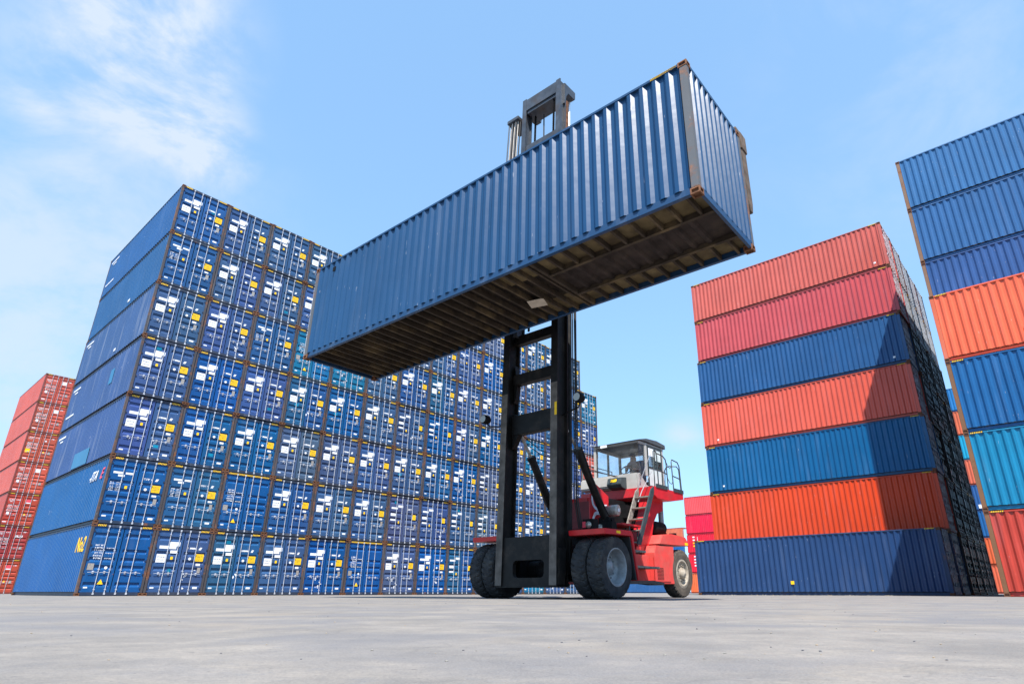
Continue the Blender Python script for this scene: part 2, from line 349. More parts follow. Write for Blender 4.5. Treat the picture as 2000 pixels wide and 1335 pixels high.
def build_container_meshes(H):
    r = {}
    f = build_frame(H, .085)
    r['frame'] = f.mesh('frame', M_frame, .004)
    r['frame_old'] = f.mesh('frame_old', M_oldframe, .004); r['frame_clean'] = f.mesh('frame_clean', M_clean, .004)
    r['frame_lift'] = build_frame(H, .028).mesh('frame_lift', M_clean, .004)
    for k_, (x0, x1, y0, y1) in enumerate(((-.155, -.004, .004, .10), (-.155, -.004, CW-.10, CW-.004), (-CL+.004, -CL+.155, .004, .10), (-CL+.004, -CL+.155, CW-.10, CW-.004))):
        for nm_, mt_ in (('', M_frame), ('old', M_oldframe), ('clean', M_clean)): r['post%s%d' % (nm_, k_)] = MB().box(x0, x1, y0, y1, .12, H-.12).mesh('corner_post', mt_, .008)
    c = bmesh.new(); bmesh.ops.create_cube(c, size=1)
    for v in c.verts: v.co = Vector((v.co.x*.178, v.co.y*.162, v.co.z*.118))
    fc = [x for x in c.faces]
    res = bmesh.ops.inset_individual(c, faces=fc, thickness=.034, depth=0)
    bmesh.ops.inset_individual(c, faces=fc, thickness=.004, depth=-.035)
    bmesh.ops.recalc_face_normals(c, faces=c.faces)
    me = bpy.data.meshes.new('corner_casting'); c.to_mesh(me); c.free(); me.materials.append(M_rust); r['casting'] = me
    # wound so that the first sheet looks out
    r['side_a'] = corrugate(CL-.33, .278, .046, .010, +1, .165, H-.05, -.165).mesh('side_panel', M_paint, recalc=False)
    r['side_b'] = corrugate(CL-.33, .278, .046, CW-.010, -1, .165, H-.05, -.165).mesh('side_panel', M_paint, recalc=False)
    r['end'] = corrugate(CW-.20, .235, .044, -CL+.012, +1, .14, H-.06, .10, 'y', (.38, .50, .88)).mesh('end_wall', M_paint, recalc=False)
    r['roof'] = MB().box(-CL+.02, -.02, .03, CW-.03, H-.045, H-.02).mesh('roof', M_paint)
    r['floor'] = MB().box(-CL+.05, -.08, .05, CW-.05, .15, .178).mesh('floor', M_ply)
    # doors : leaf with horizontal pressed grooves, x = out
    zl, zh = .15, H-.125
    gro = [(.085, .15), (.345, .41), (.465, .53), (.60, .665), (.845, .91)]
    for side, (ya, yb) in (('l', (.105, 1.2)), ('r', (1.238, CW-.105))):
        d = MB(); z = zl; xf = -.045; xi = -.094
        d.box(xi-.01, xf, ya, ya+.085, zl, zh); d.box(xi-.01, xf, yb-.085, yb, zl, zh)
        prof = [(xf, zl)]
        for g0, g1 in gro:
            a = zl+(zh-zl)*g0; b_ = zl+(zh-zl)*g1
            prof += [(xf, a-.025), (xi, a+.06), (xi, b_-.004), (xf, b_+.004)]
        prof += [(xf, zh)]
        vs = [(x, y, zz) for x, zz in prof for y in (ya+.085, yb-.085)]
        d.add(vs, [(2*i, 2*i+1, 2*i+3, 2*i+2) for i in range(len(prof)-1)])
        r['door_'+side] = d.mesh('door', M_paint)
        r['seal_'+side] = MB().box(-.106, -.097, ya-.03, yb+.018, zl-.014, zh+.018).mesh('door_seal', M_black)
    for i, y in enumerate((.62, 1.02, 1.42, 1.82)):
        q = MB(); q.tube([(-.015, y, .07), (-.015, y, H-.055)], .0155, 8)
        for zz in (.09, H-.085): q.box(-.035, .008, y-.032, y+.032, zz-.04, zz+.04)
        for zz in (.25, H*.36, H*.63, H-.28): q.box(-.046, .005, y-.034, y+.034, zz-.014, zz+.014)
        r['rod%d' % i] = q.mesh('locking_rod', M_galv)
    for i, (y0, y1) in enumerate(((.62, .24), (1.02, .66), (1.42, 1.78), (1.82, 2.18))):
        q = MB(); q.tube([(-.005, y0, .93), (.012, (y0+y1)/2, .945), (.008, y1, .92)], .010, 6); ym = (y0+y1)/2
        q.box(-.045, .004, ym-.03, ym+.03, .88, .99)
        r['handle%d' % i] = q.mesh('handle', M_galv)
    q = MB()                                                     # hinges
    for yy in (.105, CW-.105):
        for k in range(5): zz = .3+k*(H-.6)/4; q.box(-.045, -.02, yy-.06, yy+.06, zz-.03, zz+.03)
    r['hinge'] = q.mesh('hinges', M_frame)
    # hazard stripes on the header
    for nm, spans in (('short', ((.19, .56),)), ('short2', ((CW-.56, CW-.19),)), ('long', ((.19, CW-.19),))):
        q = MB()
        for a, b_ in spans:
            q.box(-.0112, -.0092, a, b_, H-.10, H-.022, 1); y = a
            while y+.06 < b_:
                q.add([(-.0072, y, H-.098), (-.0072, y+.034, H-.098), (-.0072, y+.058, H-.024), (-.0072, y+.024, H-.024)], [(0, 1, 2, 3)], 0); y += .062
        r['stripe_'+nm] = q.mesh('hazard_stripe', [M_yellow, M_ink])
    for k_, a in enumerate((-.62, -CL+.22)):
        q = MB(); q.box(a, a+.4, -.0015, .0012, H-.064, H-.012, 1)
        x = a
        while x+.05 < a+.4: q.add([(x, -.003, H-.062), (x+.03, -.003, H-.062), (x+.05, -.003, H-.014), (x+.02, -.003, H-.014)], [(0, 1, 2, 3)], 0); x += .056
        r['side_stripe%d' % k_] = q.mesh('hazard_stripe', [M_yellow, M_ink])
    return r
HC = build_container_meshes(2.896); ST = build_container_meshes(2.591)

def dashes(mb, y0, y1, z0, z1, rr, x=-.0405, mi=0, fill=.62):
    """a row of illegibly small characters, as blocks"""
    y = y0; w = (z1-z0)*.55
    while y+w < y1:
        k = rr.random()
        if k < .14: y += w*.9; continue
        if k < .5: mb.box(x, x+.002, y, y+w*fill, z0, z1, mi)
        elif k < .8:
            mb.box(x, x+.002, y, y+w*.22, z0, z1, mi); mb.box(x, x+.002, y+w*.24, y+w*.7, z1-(z1-z0)*.3, z1, mi)
        else:
            mb.box(x, x+.002, y, y+w*.7, z0, z0+(z1-z0)*.28, mi); mb.box(x, x+.002, y+w*.2, y+w*.45, z0+(z1-z0)*.3, z1, mi)
        y += w
XD = -.0405
def clusters(m, gap=.05):
    """split a builder into groups of nearby islands"""
    par = list(range(len(m.v)))
    def find(i):
        while par[i] != i: par[i] = par[par[i]]; i = par[i]
        return i
    for f in m.f:
        for i in f[1:]: par[find(i)] = find(f[0])
    isl = {}
    for fi, f in enumerate(m.f): isl.setdefault(find(f[0]), []).append(fi)
    grp = []
    for fs in isl.values():
        ys = [m.v[i][1] for fi in fs for i in m.f[fi]]; zs = [m.v[i][2] for fi in fs for i in m.f[fi]]
        grp.append([min(ys), max(ys), min(zs), max(zs), list(fs)])
    ch = True
    while ch:
        ch = False
        for i in range(len(grp)):
            for j in range(i+1, len(grp)):
                a, b = grp[i], grp[j]
                if a[0]-gap < b[1] and b[0]-gap < a[1] and a[2]-gap < b[3] and b[2]-gap < a[3]:
                    grp[i] = [min(a[0], b[0]), max(a[1], b[1]), min(a[2], b[2]), max(a[3], b[3]), a[4]+b[4]]; del grp[j]; ch = True; break
            if ch: break
    res = []
    for g in grp:
        q = MB()
        for fi in g[4]: q.add([m.v[i] for i in m.f[fi]], [tuple(range(len(m.f[fi])))], m.m[fi])
        res.append(q)
    return res
def door_marks(kind, seed):
    rr = random.Random(seed); out = []
    H = 2.896
    if kind in 'AP':        # white backed panels, big yellow plate
        l = MB()
        l.box(XD, XD+.003, .26, .96, 2.00, 2.13); l.box(XD, XD+.003, .66, 1.1, 2.1295, 2.31) if kind == 'A' else dashes(l, .66, 1.1, 2.16, 2.26, rr)
        l.box(XD, XD+.003, .22, .60, 1.40, 1.76)
        l.box(XD, XD+.003, .74, 1.02, 1.81, 1.94)
        l.box(XD, XD+.003, .22, .38, .30, .36)
        dashes(l, .5, .58, .8, .9, rr)
        out.append(('marking', l, [M_white]))
        q = MB(); dashes(q, .25, .56, 1.62, 1.66, rr, XD+.0035); dashes(q, .25, .56, 1.50, 1.53, rr, XD+.0035)
        out.append(('lettering', q, [M_ink]))
        y = MB(); y.box(XD, XD+.003, .80, .90, 1.54, 1.67); out.append(('yellow_sticker', y, [M_yellow]))
        rgt = MB(); dashes(rgt, 1.42, 1.86, 2.02, 2.10, rr); rgt.box(XD, XD+.003, 1.55, 1.78, 2.035, 2.095)
        rgt.prism([(1.93, 2.0), (2.03, 2.0), (2.08, 2.12), (1.98, 2.12)], 'x', XD, XD+.003)
        rgt.lathe([(0, .0), (.003, .062), (0, .062)], (XD, 1.62, 1.60), 14, 0)
        rgt.box(XD, XD+.003, 1.93, 2.12, 1.30, 1.40); rgt.box(XD, XD+.003, 1.98, 2.18, .29, .38)
        out.append(('marking', rgt, [M_white]))
        yb = MB(); yb.box(XD-.01, XD+.004, 1.86, 2.21, 1.50, 1.82, 0)
        for zz in (1.75, 1.69, 1.62, 1.56): dashes(yb, 1.90, 2.18, zz-.014, zz+.014, rr, XD+.0042, 1)
        out.append(('caution_plate', yb, [M_yellow, M_ink]))
        t = MB(); t.box(XD, XD+.004, 2.03, 2.17, .98, 1.22); out.append(('approval_plate', t, [M_tan]))
    elif kind == 'B':       # small white lettering straight on the paint
        l = MB()
        for z_, a, b_ in ((2.22, .25, .6), (2.22, .72, 1.0), (2.10, .45, .70)): l.box(XD, XD+.003, a, b_, z_-.05, z_+.04)
        for k in range(6): z_ = 1.78-k*.07; dashes(l, .22, .40, z_-.022, z_+.022, rr); dashes(l, .45, .62, z_-.015, z_+.015, rr)
        l.box(XD, XD+.003, .22, .38, .30, .36); out.append(('marking', l, [M_white]))
        y = MB(); y.box(XD, XD+.003, .80, .90, 1.54, 1.67); out.append(('yellow_sticker', y, [M_yellow]))
        rgt = MB(); dashes(rgt, 1.42, 1.86, 2.02, 2.10, rr); rgt.prism([(1.93, 2.0), (2.03, 2.0), (2.08, 2.12), (1.98, 2.12)], 'x', XD, XD+.003)
        rgt.lathe([(0, .0), (.003, .062), (0, .062)], (XD, 1.62, 1.60), 14, 0); rgt.box(XD, XD+.003, 1.93, 2.12, 1.30, 1.38); rgt.box(XD, XD+.003, 1.98, 2.18, .29, .38)
        out.append(('marking', rgt, [M_white]))
        yb = MB(); yb.box(XD-.01, XD+.004, 1.86, 2.21, 1.50, 1.82, 0)
        for zz in (1.75, 1.69, 1.62, 1.56): dashes(yb, 1.90, 2.18, zz-.014, zz+.014, rr, XD+.0042, 1)
        out.append(('caution_plate', yb, [M_yellow, M_ink]))
        t = MB(); t.box(XD, XD+.004, 2.03, 2.17, .98, 1.22); out.append(('approval_plate', t, [M_tan]))
    elif kind == 'C':       # plain right leaf, yellow triangle at the foot of the left leaf
        l = MB()
        for k in range(6): z_ = 2.02-k*.105; dashes(l, .30, .62, z_-.03, z_+.03, rr); (dashes(l, .72, 1.0, z_-.02, z_+.02, rr) if k % 2 else None)
        l.lathe([(0, .0), (.003, .06), (0, .06)], (XD, .86, 1.12), 14, 0)
        l.box(XD, XD+.003, .24, .38, .30, .36); out.append(('marking', l, [M_white]))
        t = MB(); t.box(XD, XD+.004, .20, .42, 1.02, 1.28); out.append(('approval_plate', t, [M_tan]))
        y = MB(); y.prism([(.68, .46), (.90, .46), (.79, .66)], 'x', XD, XD+.003); out.append(('warning_triangle', y, [M_yellow]))
    elif kind == 'D':       # small square yellow plate
        l = MB(); l.box(XD, XD+.003, .26, .72, 2.04, 2.15); l.box(XD, XD+.003, .74, 1.1, 2.16, 2.3)
        l.box(XD, XD+.003, .24, .6, 1.62, 1.78); l.box(XD, XD+.003, .24, .6, 1.34, 1.44); l.box(XD, XD+.003, .22, .38, .30, .36); out.append(('marking', l, [M_white]))
        y = MB(); y.box(XD, XD+.003, .80, .90, 1.2, 1.34); out.append(('yellow_sticker', y, [M_yellow]))
        rgt = MB(); dashes(rgt, 1.42, 1.86, 2.05, 2.15, rr); rgt.box(XD, XD+.003, 1.98, 2.18, .29, .38); out.append(('marking', rgt, [M_white]))
        yb = MB(); yb.box(XD-.01, XD+.004, 1.88, 2.12, 1.50, 1.80, 0); dashes(yb, 1.91, 2.1, 1.62, 1.66, rr, XD+.0042, 1); out.append(('caution_plate', yb, [M_yellow, M_ink]))
        t = MB(); t.box(XD, XD+.004, 2.03, 2.17, .98, 1.22); out.append(('approval_plate', t, [M_tan]))
    elif kind in 'RSTU':       # red stack: fine white lettering
        l = MB()
        for z_, a, b_ in ((2.32, .22, .62), (2.22, .22, .62), (2.12, .34, .56), (2.30, .72, 1.05)): dashes(l, a, b_, z_-.04, z_+.03, rr)
        for k in range(5): z_ = 1.80-k*.13; dashes(l, .25, .58, z_-.04, z_+.04, rr); dashes(l, .72, 1.02, z_-.03, z_+.03, rr)
        l.box(XD, XD+.003, .2, .48, .27, .35)
        if kind != 'T': l.box(XD, XD+.003, .30, .50, .98, 1.18)
        out.append(('marking', l, [M_white]))
        if kind == 'T':
            y = MB(); y.box(XD, XD+.004, .22, .56, .86, 1.22); out.append(('yellow_placard', y, [M_yellow]))
        if kind in 'TU':
            y = MB(); y.prism([(1.50, .96), (1.70, .96), (1.60, 1.14)], 'x', XD, XD+.003); out.append(('warning_triangle', y, [M_yellow]))
        rgt = MB()
        if kind == 'R': rgt.box(XD, XD+.003, 1.45, 1.80, 2.02, 2.34, 0)
        if kind == 'U': rgt.box(XD, XD+.003, 1.45, 1.80, 2.14, 2.40, 1); rgt.box(XD, XD+.003, 1.45, 1.80, 2.04, 2.13, 0)
        if kind == 'S': dashes(rgt, 1.45, 2.1, 1.9, 2.1, rr)
        if kind == 'T': rgt.lathe([(0, .0), (.003, .07), (0, .07)], (XD, 1.55, 2.12), 14, 0)
        dashes(rgt, 1.95, 2.2, 2.34, 2.44, rr); out.append(('marking', rgt, [M_white, M_pink]))
        t = MB(); t.box(XD, XD+.004, 1.95, 2.12, .86, 1.12); out.append(('approval_plate', t, [M_tan]))
    res = []
    for n, m, mt in out:
        for mm in (clusters(m) if n == 'marking' else [m]): res.append((n, mm.mesh(n, mt, recalc=True)))
    return res
MARKS = {k: [door_marks(k, ord(k)*7+j) for j in range(3)] for k in 'ABCDRSTU'}
LEFTSET = ('marking', 'lettering', 'yellow_sticker', 'yellow_placard')
def scuffs(seed):
    rr = random.Random(seed); q = MB()
    cy = rr.uniform(.9, 1.7); cz = rr.uniform(.6, .95)
    for i in range(rr.randint(4, 13)):
        y = cy+rr.gauss(0, .16); z = cz+rr.gauss(0, .22); w = rr.uniform(.015, .07); h = rr.uniform(.01, .10)
        if abs(y-1.219) < .05: continue
        k = rr.randint(5, 7); q.add([(XD+.0022, y+w*cos(6.28*i_/k)*rr.uniform(.5, 1.2), z+h*sin(6.28*i_/k)*rr.uniform(.5, 1.2)) for i_ in range(k)], [tuple(range(k))])
    return q.mesh('scuff_marks', M_white)
SCUFF = [scuffs(100+i) for i in range(7)]
def patches(seed):
    rr = random.Random(seed); q = MB()
    for i in range(1):
        lf = rr.random() < .5; y = rr.uniform(.2, .8) if lf else rr.uniform(1.33, 1.9); z = rr.choice([.62, 1.0, 1.2, 2.35, 1.92]); w = rr.uniform(.12, .3); h = rr.uniform(.06, .2)
        q.box(XD-.003, XD-.0015, y, y+w, z, min(z+h, 2.7))
    return q.mesh('touch_up_patch', M_paint)
PATCH = [patches(300+i) for i in range(6)]

def container(loc, yaw, color, label, group=None, K=HC, H=2.896, doors=None, sides='ab', end=True, frame='frame', castings='door', mark=None, seed=0, fcol=None, stripe='short', posts=None, rodmat=None, roof=True, sstripe=False, rods=True):
    rr = random.Random(seed)
    root = thing('shipping_container', label, 'shipping container', loc, yaw, group)
    root.color = (*color, 1)
    fc = fcol or tuple(c*.75+.006 for c in color)
    link('frame', K[frame], root, fc)
    pcol, pk = posts or (fc, '')
    for k_ in {'door': (0, 1), 'all': (0, 1, 2, 3), 'a': (0, 1, 2), 'none': (0, 2)}.get(castings, ()): link('corner_post', K['post%s%d' % (pk, k_)], root, pcol)
    for s in sides: link('side_panel', K['side_'+s], root, color)
    if end: link('end_wall', K['end'], root, color)
    if roof: link('roof', K['roof'], root, color)
    link('floor', K['floor'], root, color)
    cs = {'door': ((-.089, 0), (-.089, 1)), 'end': ((-CL+.089, 0), (-CL+.089, 1))}
    pick = cs['door']+cs['end'] if castings == 'all' else (cs.get(castings, ()))
    if castings == 'a': pick = ((-.089, 0), (-CL+.089, 0), (-.089, 1))
    for x, s in pick:
        for z in (.057, H-.057): link('corner_casting', K['casting'], root, None, (x+(.003 if x > -1 else -.003), .081-.003 if s == 0 else CW-.081+.003, z))
    if doors:
        for sd_ in 'lr':
            dcol = tuple(c*rr.uniform(.9, 1.12) for c in color)
            d = link('door', K['door_'+sd_], root, dcol); link('door_seal', K['seal_'+sd_], d)
            if rods:
                for i in ((0, 1) if sd_ == 'l' else (2, 3)):
                    for pr in (link('locking_rod', K['rod%d' % i], d), link('handle', K['handle%d' % i], d)):
                        if rodmat: pr.material_slots[0].link = 'OBJECT'; pr.material_slots[0].material = M_shaderod
            if mark:
                ms = MARKS[mark][seed % 3]
                for j, (nm, me) in enumerate(ms):
                    ymid = sum(v.co.y for v in me.vertices)/len(me.vertices)
                    if (ymid < 1.219) == (sd_ == 'l'): link(nm, me, d)
            if sd_ == 'l' and mark in ('A', 'B', 'D') and rr.random() < .34: link('scuff_marks', rr.choice(SCUFF), d)
            if sd_ == 'r' and mark in ('A', 'B', 'D') and rr.random() < .42: link('touch_up_patch', rr.choice(PATCH), d, rr.choice([(.0, .14, .24), (.01, .07, .26), (.0, .20, .34), (.02, .05, .15)]))
        link('hinges', K['hinge'], root, fc)
        if stripe: link('hazard_stripe', K['stripe_'+stripe], root)
        if stripe == 'short': link('hazard_stripe', K['stripe_short2'], root)
    if sstripe: link('hazard_stripe', K['side_stripe0'], root); link('hazard_stripe', K['side_stripe1'], root)
    return root

YA = -0.709
A = Vector((cos(YA), sin(YA), 0)); B = Vector((-sin(YA), cos(YA), 0)); Z = Vector((0, 0, 1))
PZ = 2.908
ORD = ['first', 'second', 'third', 'fourth', 'fifth', 'sixth', 'seventh', 'eighth', 'ninth', 'tenth', 'eleventh', 'twelfth', 'thirteenth', 'fourteenth', 'last']
TIER = ['ground tier', 'second tier', 'third tier', 'fourth tier', 'fifth tier', 'sixth tier', 'top tier']

# --- the big blue wall on the left: doors facing the yard
NAVY = (.030, .070, .172); BRI = (.003, .062, .205); MID = (.014, .070, .185); SLA = (.050, .090, .165); TEAL = (.004, .115, .22); VIO = (.046, .072, .160)
NAMES = {NAVY: 'navy blue', BRI: 'bright blue', MID: 'mid blue', SLA: 'faded slate blue', TEAL: 'teal blue', VIO: 'faded violet blue'}
L0 = Vector((-19.392, 26.164, 0)); LW = 2.449
rl = random.Random(11)
fixed = {(0, 0): (BRI, 'C'), (1, 0): (BRI, 'B'), (1, 1): (MID, 'B'), (1, 2): (BRI, 'C'), (0, 1): (NAVY, 'A'), (0, 2): (MID, 'A'), (0, 3): (NAVY, 'A'), (0, 4): (BRI, 'A'), (0, 5): (BRI, 'C'), (0, 6): (VIO, 'A'), (0, 7): (BRI, 'A'), (0, 8): (MID, 'D'),
         (2, 0): (NAVY, 'A'), (2, 1): (BRI, 'A'), (2, 2): (BRI, 'A'), (2, 3): (SLA, 'A'), (2, 4): (VIO, 'A'), (2, 5): (NAVY, 'A'), (2, 6): (NAVY, 'A'), (2, 7): (MID, 'A'),
         (1, 3): (MID, 'A'), (1, 4): (NAVY, 'A'), (1, 5): (NAVY, 'A'), (1, 6): (VIO, 'D'), (1, 7): (NAVY, 'D'), (1, 8): (NAVY, 'D'),
         (3, 0): (NAVY, 'A'), (3, 1): (BRI, 'A'), (3, 2): (NAVY, 'A'), (3, 3): (MID, 'A'), (3, 4): (BRI, 'A'), (3, 5): (NAVY, 'A'), (3, 6): (NAVY, 'D'),
         (4, 0): (NAVY, 'A'), (4, 1): (NAVY, 'A'), (4, 2): (MID, 'B'), (4, 3): (TEAL, 'C'), (4, 4): (TEAL, 'B'), (5, 0): (MID, 'B'), (5, 1): (NAVY, 'A'), (5, 2): (NAVY, 'A'), (5, 3): (NAVY, 'A'), (6, 0): (MID, 'A'), (6, 1): (NAVY, 'A'), (6, 2): (NAVY, 'A'), (6, 3): (NAVY, 'A'),
         (0, 11): (TEAL, 'A'), (0, 10): (NAVY, 'A'), (0, 12): (NAVY, 'A'), (3, 11): (TEAL, 'B'), (3, 14): ((.42, .075, .05), 'S'), (5, 14): (TEAL, 'A'), (6, 13): (SLA, 'A'), (5, 13): (SLA, 'A')}
MK = {'A': 'yellow plate and white panels', 'B': 'yellow plate and small lettering', 'C': 'yellow triangle and bare right door', 'D': 'small square yellow plate', 'S': 'white lettering'}
for t in range(7):
    for c in range(15):
        if c == 14 and t == 6: continue
        colr, mk = fixed.get((t, c), (None, None))
        if colr is None: colr = rl.choice([NAVY, NAVY, NAVY, MID, MID, BRI, SLA, VIO]); mk = rl.choice('AAAAAABD')
        nm = NAMES.get(colr, 'red')
        j = tuple(x*rl.uniform(.93, 1.07) for x in colr)
        cn = "leftmost" if c == 0 else "rightmost" if c == 14 else ORD[c]; lab = f"{nm} doors, {MK[mk]}, {cn} column, {TIER[t]}, blue wall"
        if nm == 'red': lab = 'only red container in the blue wall, last column, fourth tier'
        org = L0+B*(LW*c+rl.uniform(-.012, .012))+Z*PZ*t+A*rl.uniform(-.035, .035)
        kk = dict(group='containers in the blue wall on the left', doors=True, mark=mk, seed=t*31+c, castings='door', end=False,
                  sides='a' if c == 0 else ('b' if c >= 13 else ''), fcol=tuple(x*.22+.016 for x in j), posts=((.050, .046, .052), 'old'), stripe='long' if (t, c) in ((1, 2), (0, 5)) else 'short')
        if c == 0: kk.update(castings='a', end=True)
        fr = container(org, YA, j, lab, **kk)
        if c == 0:
            for ch_ in fr.children:
                if ch_.name.startswith('side_panel') and t in (2, 3, 4): ch_.material_slots[0].link = 'OBJECT'; ch_.material_slots[0].material = M_sidepaint
        if c == 0:                     # marks on the visible side wall
            pan = [o_ for o_ in fr.children if o_.name.startswith('side_panel')][0]
            r2 = random.Random(t)
            if t in (6, 4, 3, 2):
                for z_, a_, b_, h_ in ((2.5, 0.3, 1.7, .11), (2.28, .75, 1.3, .09)) + (((.86, .25, 1.9, .10),) if t in (6, 3) else ()):
                    q = MB(); x = a_
                    while x < b_: q.box(-CL+.2+x, -CL+.2+x+.09, .0025, .006, z_-h_/2, z_+h_/2*r2.uniform(.8, 1.1)); x += .105
                    link('marking', q.mesh('marking', M_white), pan)
            if t == 5 or t == 4:
                q = MB(); q.box(-4.9, -4.55, .0025, .006, .4, .55); link('marking', q.mesh('marking', M_white), pan)
            if t == 2: link('touch_up_patch', MB().box(-6.9, -4.2, .002, .0055, .2, 1.0).mesh('touch_up_patch', M_paint), pan, (.0, .12, .26))
            if t == 3: link('touch_up_patch', MB().box(-4.2, -3.6, .002, .0055, 1.3, 2.1).mesh('touch_up_patch', M_paint), pan, (.0, .12, .26))
            if t == 1:
                me = text_mesh('-ITA', .62, M_white, .004, .45); o_ = link('lettering', me, pan, None, (-2.6, .002, 1.98)); o_.rotation_euler = (pi/2, 0, 0)
                me = text_mesh('E', .66, M_pink, .004, .45); o_ = link('lettering', me, pan, None, (-.95, .001, 1.98)); o_.rotation_euler = (pi/2, 0, 0)
            if t == 0:
                me = text_mesh('No2', .86, M_yellow, .004, .25); me.transform(Matrix.Scale(.8, 4, (1, 0, 0)))
                me2 = me; o_ = link('lettering', me2, pan, None, (-1.75, .002, 1.78)); o_.rotation_euler = (pi/2, 0, 0)

# --- the red stack far left
Q0 = Vector((-49.6, 55.4, 0))
RED1 = (.36, .055, .035); RED2 = (.42, .075, .05); RED3 = (.26, .035, .035)
for t, (cr, mk, w) in enumerate(((RED1, 'U', 'red vinyl square and yellow triangle'), (RED3, 'S', 'crimson with three white characters'), (RED1, 'U', 'pink square above yellow triangle'), (RED2, 'R', 'pale sticker on the right door'), (RED2, 'T', 'yellow placard on the left door'), (RED2, 'R', 'white panel near the right door top'), (RED2, 'R', 'white panel under the open sky'))):
    container(Q0+Z*PZ*t, YA, cr, f"rust red container, {w}, {TIER[t]}, far left stack", 'red containers stacked at the far left', doors=True, mark=mk, seed=400+t, castings='door', end=False, sides='a', fcol=tuple(x*.45+.01 for x in cr))

# --- middle-right block
M0 = Vector((19.288, 29.637, 0))
SALM = (.42, .082, .062); PINK = (.40, .058, .066); MB1 = (.012, .065, .18); ORA = (.52, .080, .050); TEB = (.001, .075, .20); DOR = (.50, .045, .010); NV2 = (.012, .040, .120)
mcol = [NV2, DOR, TEB, ORA, MB1, PINK, SALM]; mname = ['navy', 'dark orange', 'petrol blue', 'orange red', 'blue', 'crimson pink', 'salmon red']
rm = random.Random(3)
for n_ in range(5):
    for t in range(7):
        if n_ == 0:
            cr = mcol[t]; lab = f"{mname[t]} container, long side sunlit, {TIER[t]} of middle-right block" if t else "navy container hidden behind the lone front container of the middle-right block"
        else:
            cr = rm.choice([(.14, .025, .02), (.012, .022, .06), (.16, .15, .15), (.10, .03, .025), (.006, .03, .07)]) if t > 4 else rm.choice([(.010, .008, .009), (.006, .007, .012), (.014, .006, .006)])  # lower tiers near black: the alley shade is put into their colour
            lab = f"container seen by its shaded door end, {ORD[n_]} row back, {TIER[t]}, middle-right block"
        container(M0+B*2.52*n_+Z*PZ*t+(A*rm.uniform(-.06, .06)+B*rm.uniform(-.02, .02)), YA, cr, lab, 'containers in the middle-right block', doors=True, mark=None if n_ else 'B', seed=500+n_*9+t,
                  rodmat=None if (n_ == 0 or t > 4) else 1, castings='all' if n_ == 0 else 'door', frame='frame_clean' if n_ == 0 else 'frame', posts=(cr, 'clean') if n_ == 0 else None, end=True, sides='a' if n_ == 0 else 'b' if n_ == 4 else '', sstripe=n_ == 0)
rk = random.Random(77)
fb = container(M0-B*2.50-A*.05, YA, NV2, 'navy container alone on the ground before the middle-right block, small yellow sticker', 'containers in the middle-right block', doors=True, mark='B', seed=590, castings='all', end=True, sides='ab', sstripe=True)
link('yellow_sticker', MB().box(-7.0, -6.83, .003, .0065, .52, .68).mesh('yellow_sticker', M_yellow), fb)

for o_ in list(COL.objects):
    if o_.get('group') == 'containers in the middle-right block' and 'sunlit' in o_['label'] and rk.random() < .6:
        pan = [c_ for c_ in o_.children if c_.name.startswith('side_panel')][0]; x = rk.choice([-CL+.9, -CL+.6, -.75])
        link('marking', MB().box(x, x+.11, .004, .0075, .36, .46).mesh('marking', M_white), pan)
# --- right-hand block: a low front row, taller rows behind
R0 = Vector((15.82, 22.24, 0)); RB0 = Vector((17.468, 24.504, 0))
rc = [((.36, .036, .022), 'brick red'), ((.004, .15, .29), 'turquoise'), ((.006, .075, .215), 'blue'), ((.66, .105, .045), 'orange')]
for t, (cr, nm) in enumerate(rc):
    rcn = container(R0+A*CL+Z*PZ*t, YA, cr, f"{nm} container in the nearest row at the right edge, {TIER[t]}", 'containers in the right-hand block', doors=True, mark='A', seed=600+t, castings='all', sides='ab', frame='frame_clean', fcol=cr, posts=((.16, .075, .035) if t < 3 else (.50, .10, .045), 'old' if t < 3 else ''), sstripe=True)
link('touch_up_patch', MB().box(-CL+2.7, -CL+2.95, .002, .0075, .25, .75).mesh('touch_up_patch', M_paint), rcn, (.36, .03, .04))
for t in range(7):
    cr = [(.3, .05, .04), (.02, .08, .2), (.3, .05, .04), (.03, .07, .18), (.022, .068, .20), (.022, .088, .225), (.026, .105, .25)][t]
    lab = {6: 'pale blue container topmost at the right edge, rusty left post', 5: 'blue container with rust-streaked corrugations, just below the topmost at the right edge', 4: 'dull blue container whose foot hides behind the orange one at the right edge'}.get(t, 'container hidden behind the nearest right-hand row, below the blue ones')
    container(RB0+A*CL+Z*PZ*t, YA, cr, lab, 'containers in the right-hand block', doors=False, seed=620+t, castings='all', sides='ab', frame='frame_clean', fcol=cr, posts=((.16, .09, .055), 'old'))
for n_ in range(1, 6):
    for t in range(7):
        cr = rm.choice([(.30, .05, .04), (.03, .06, .16), (.35, .07, .05), (.01, .09, .2)])
        container(RB0+A*CL+B*2.52*n_+Z*PZ*t, YA, cr, 'container buried inside the right-hand block behind its blue upper row', 'containers buried inside the right-hand block', doors=False, seed=700, castings='none', sides='ab' if n_ == 5 else '', frame='frame')

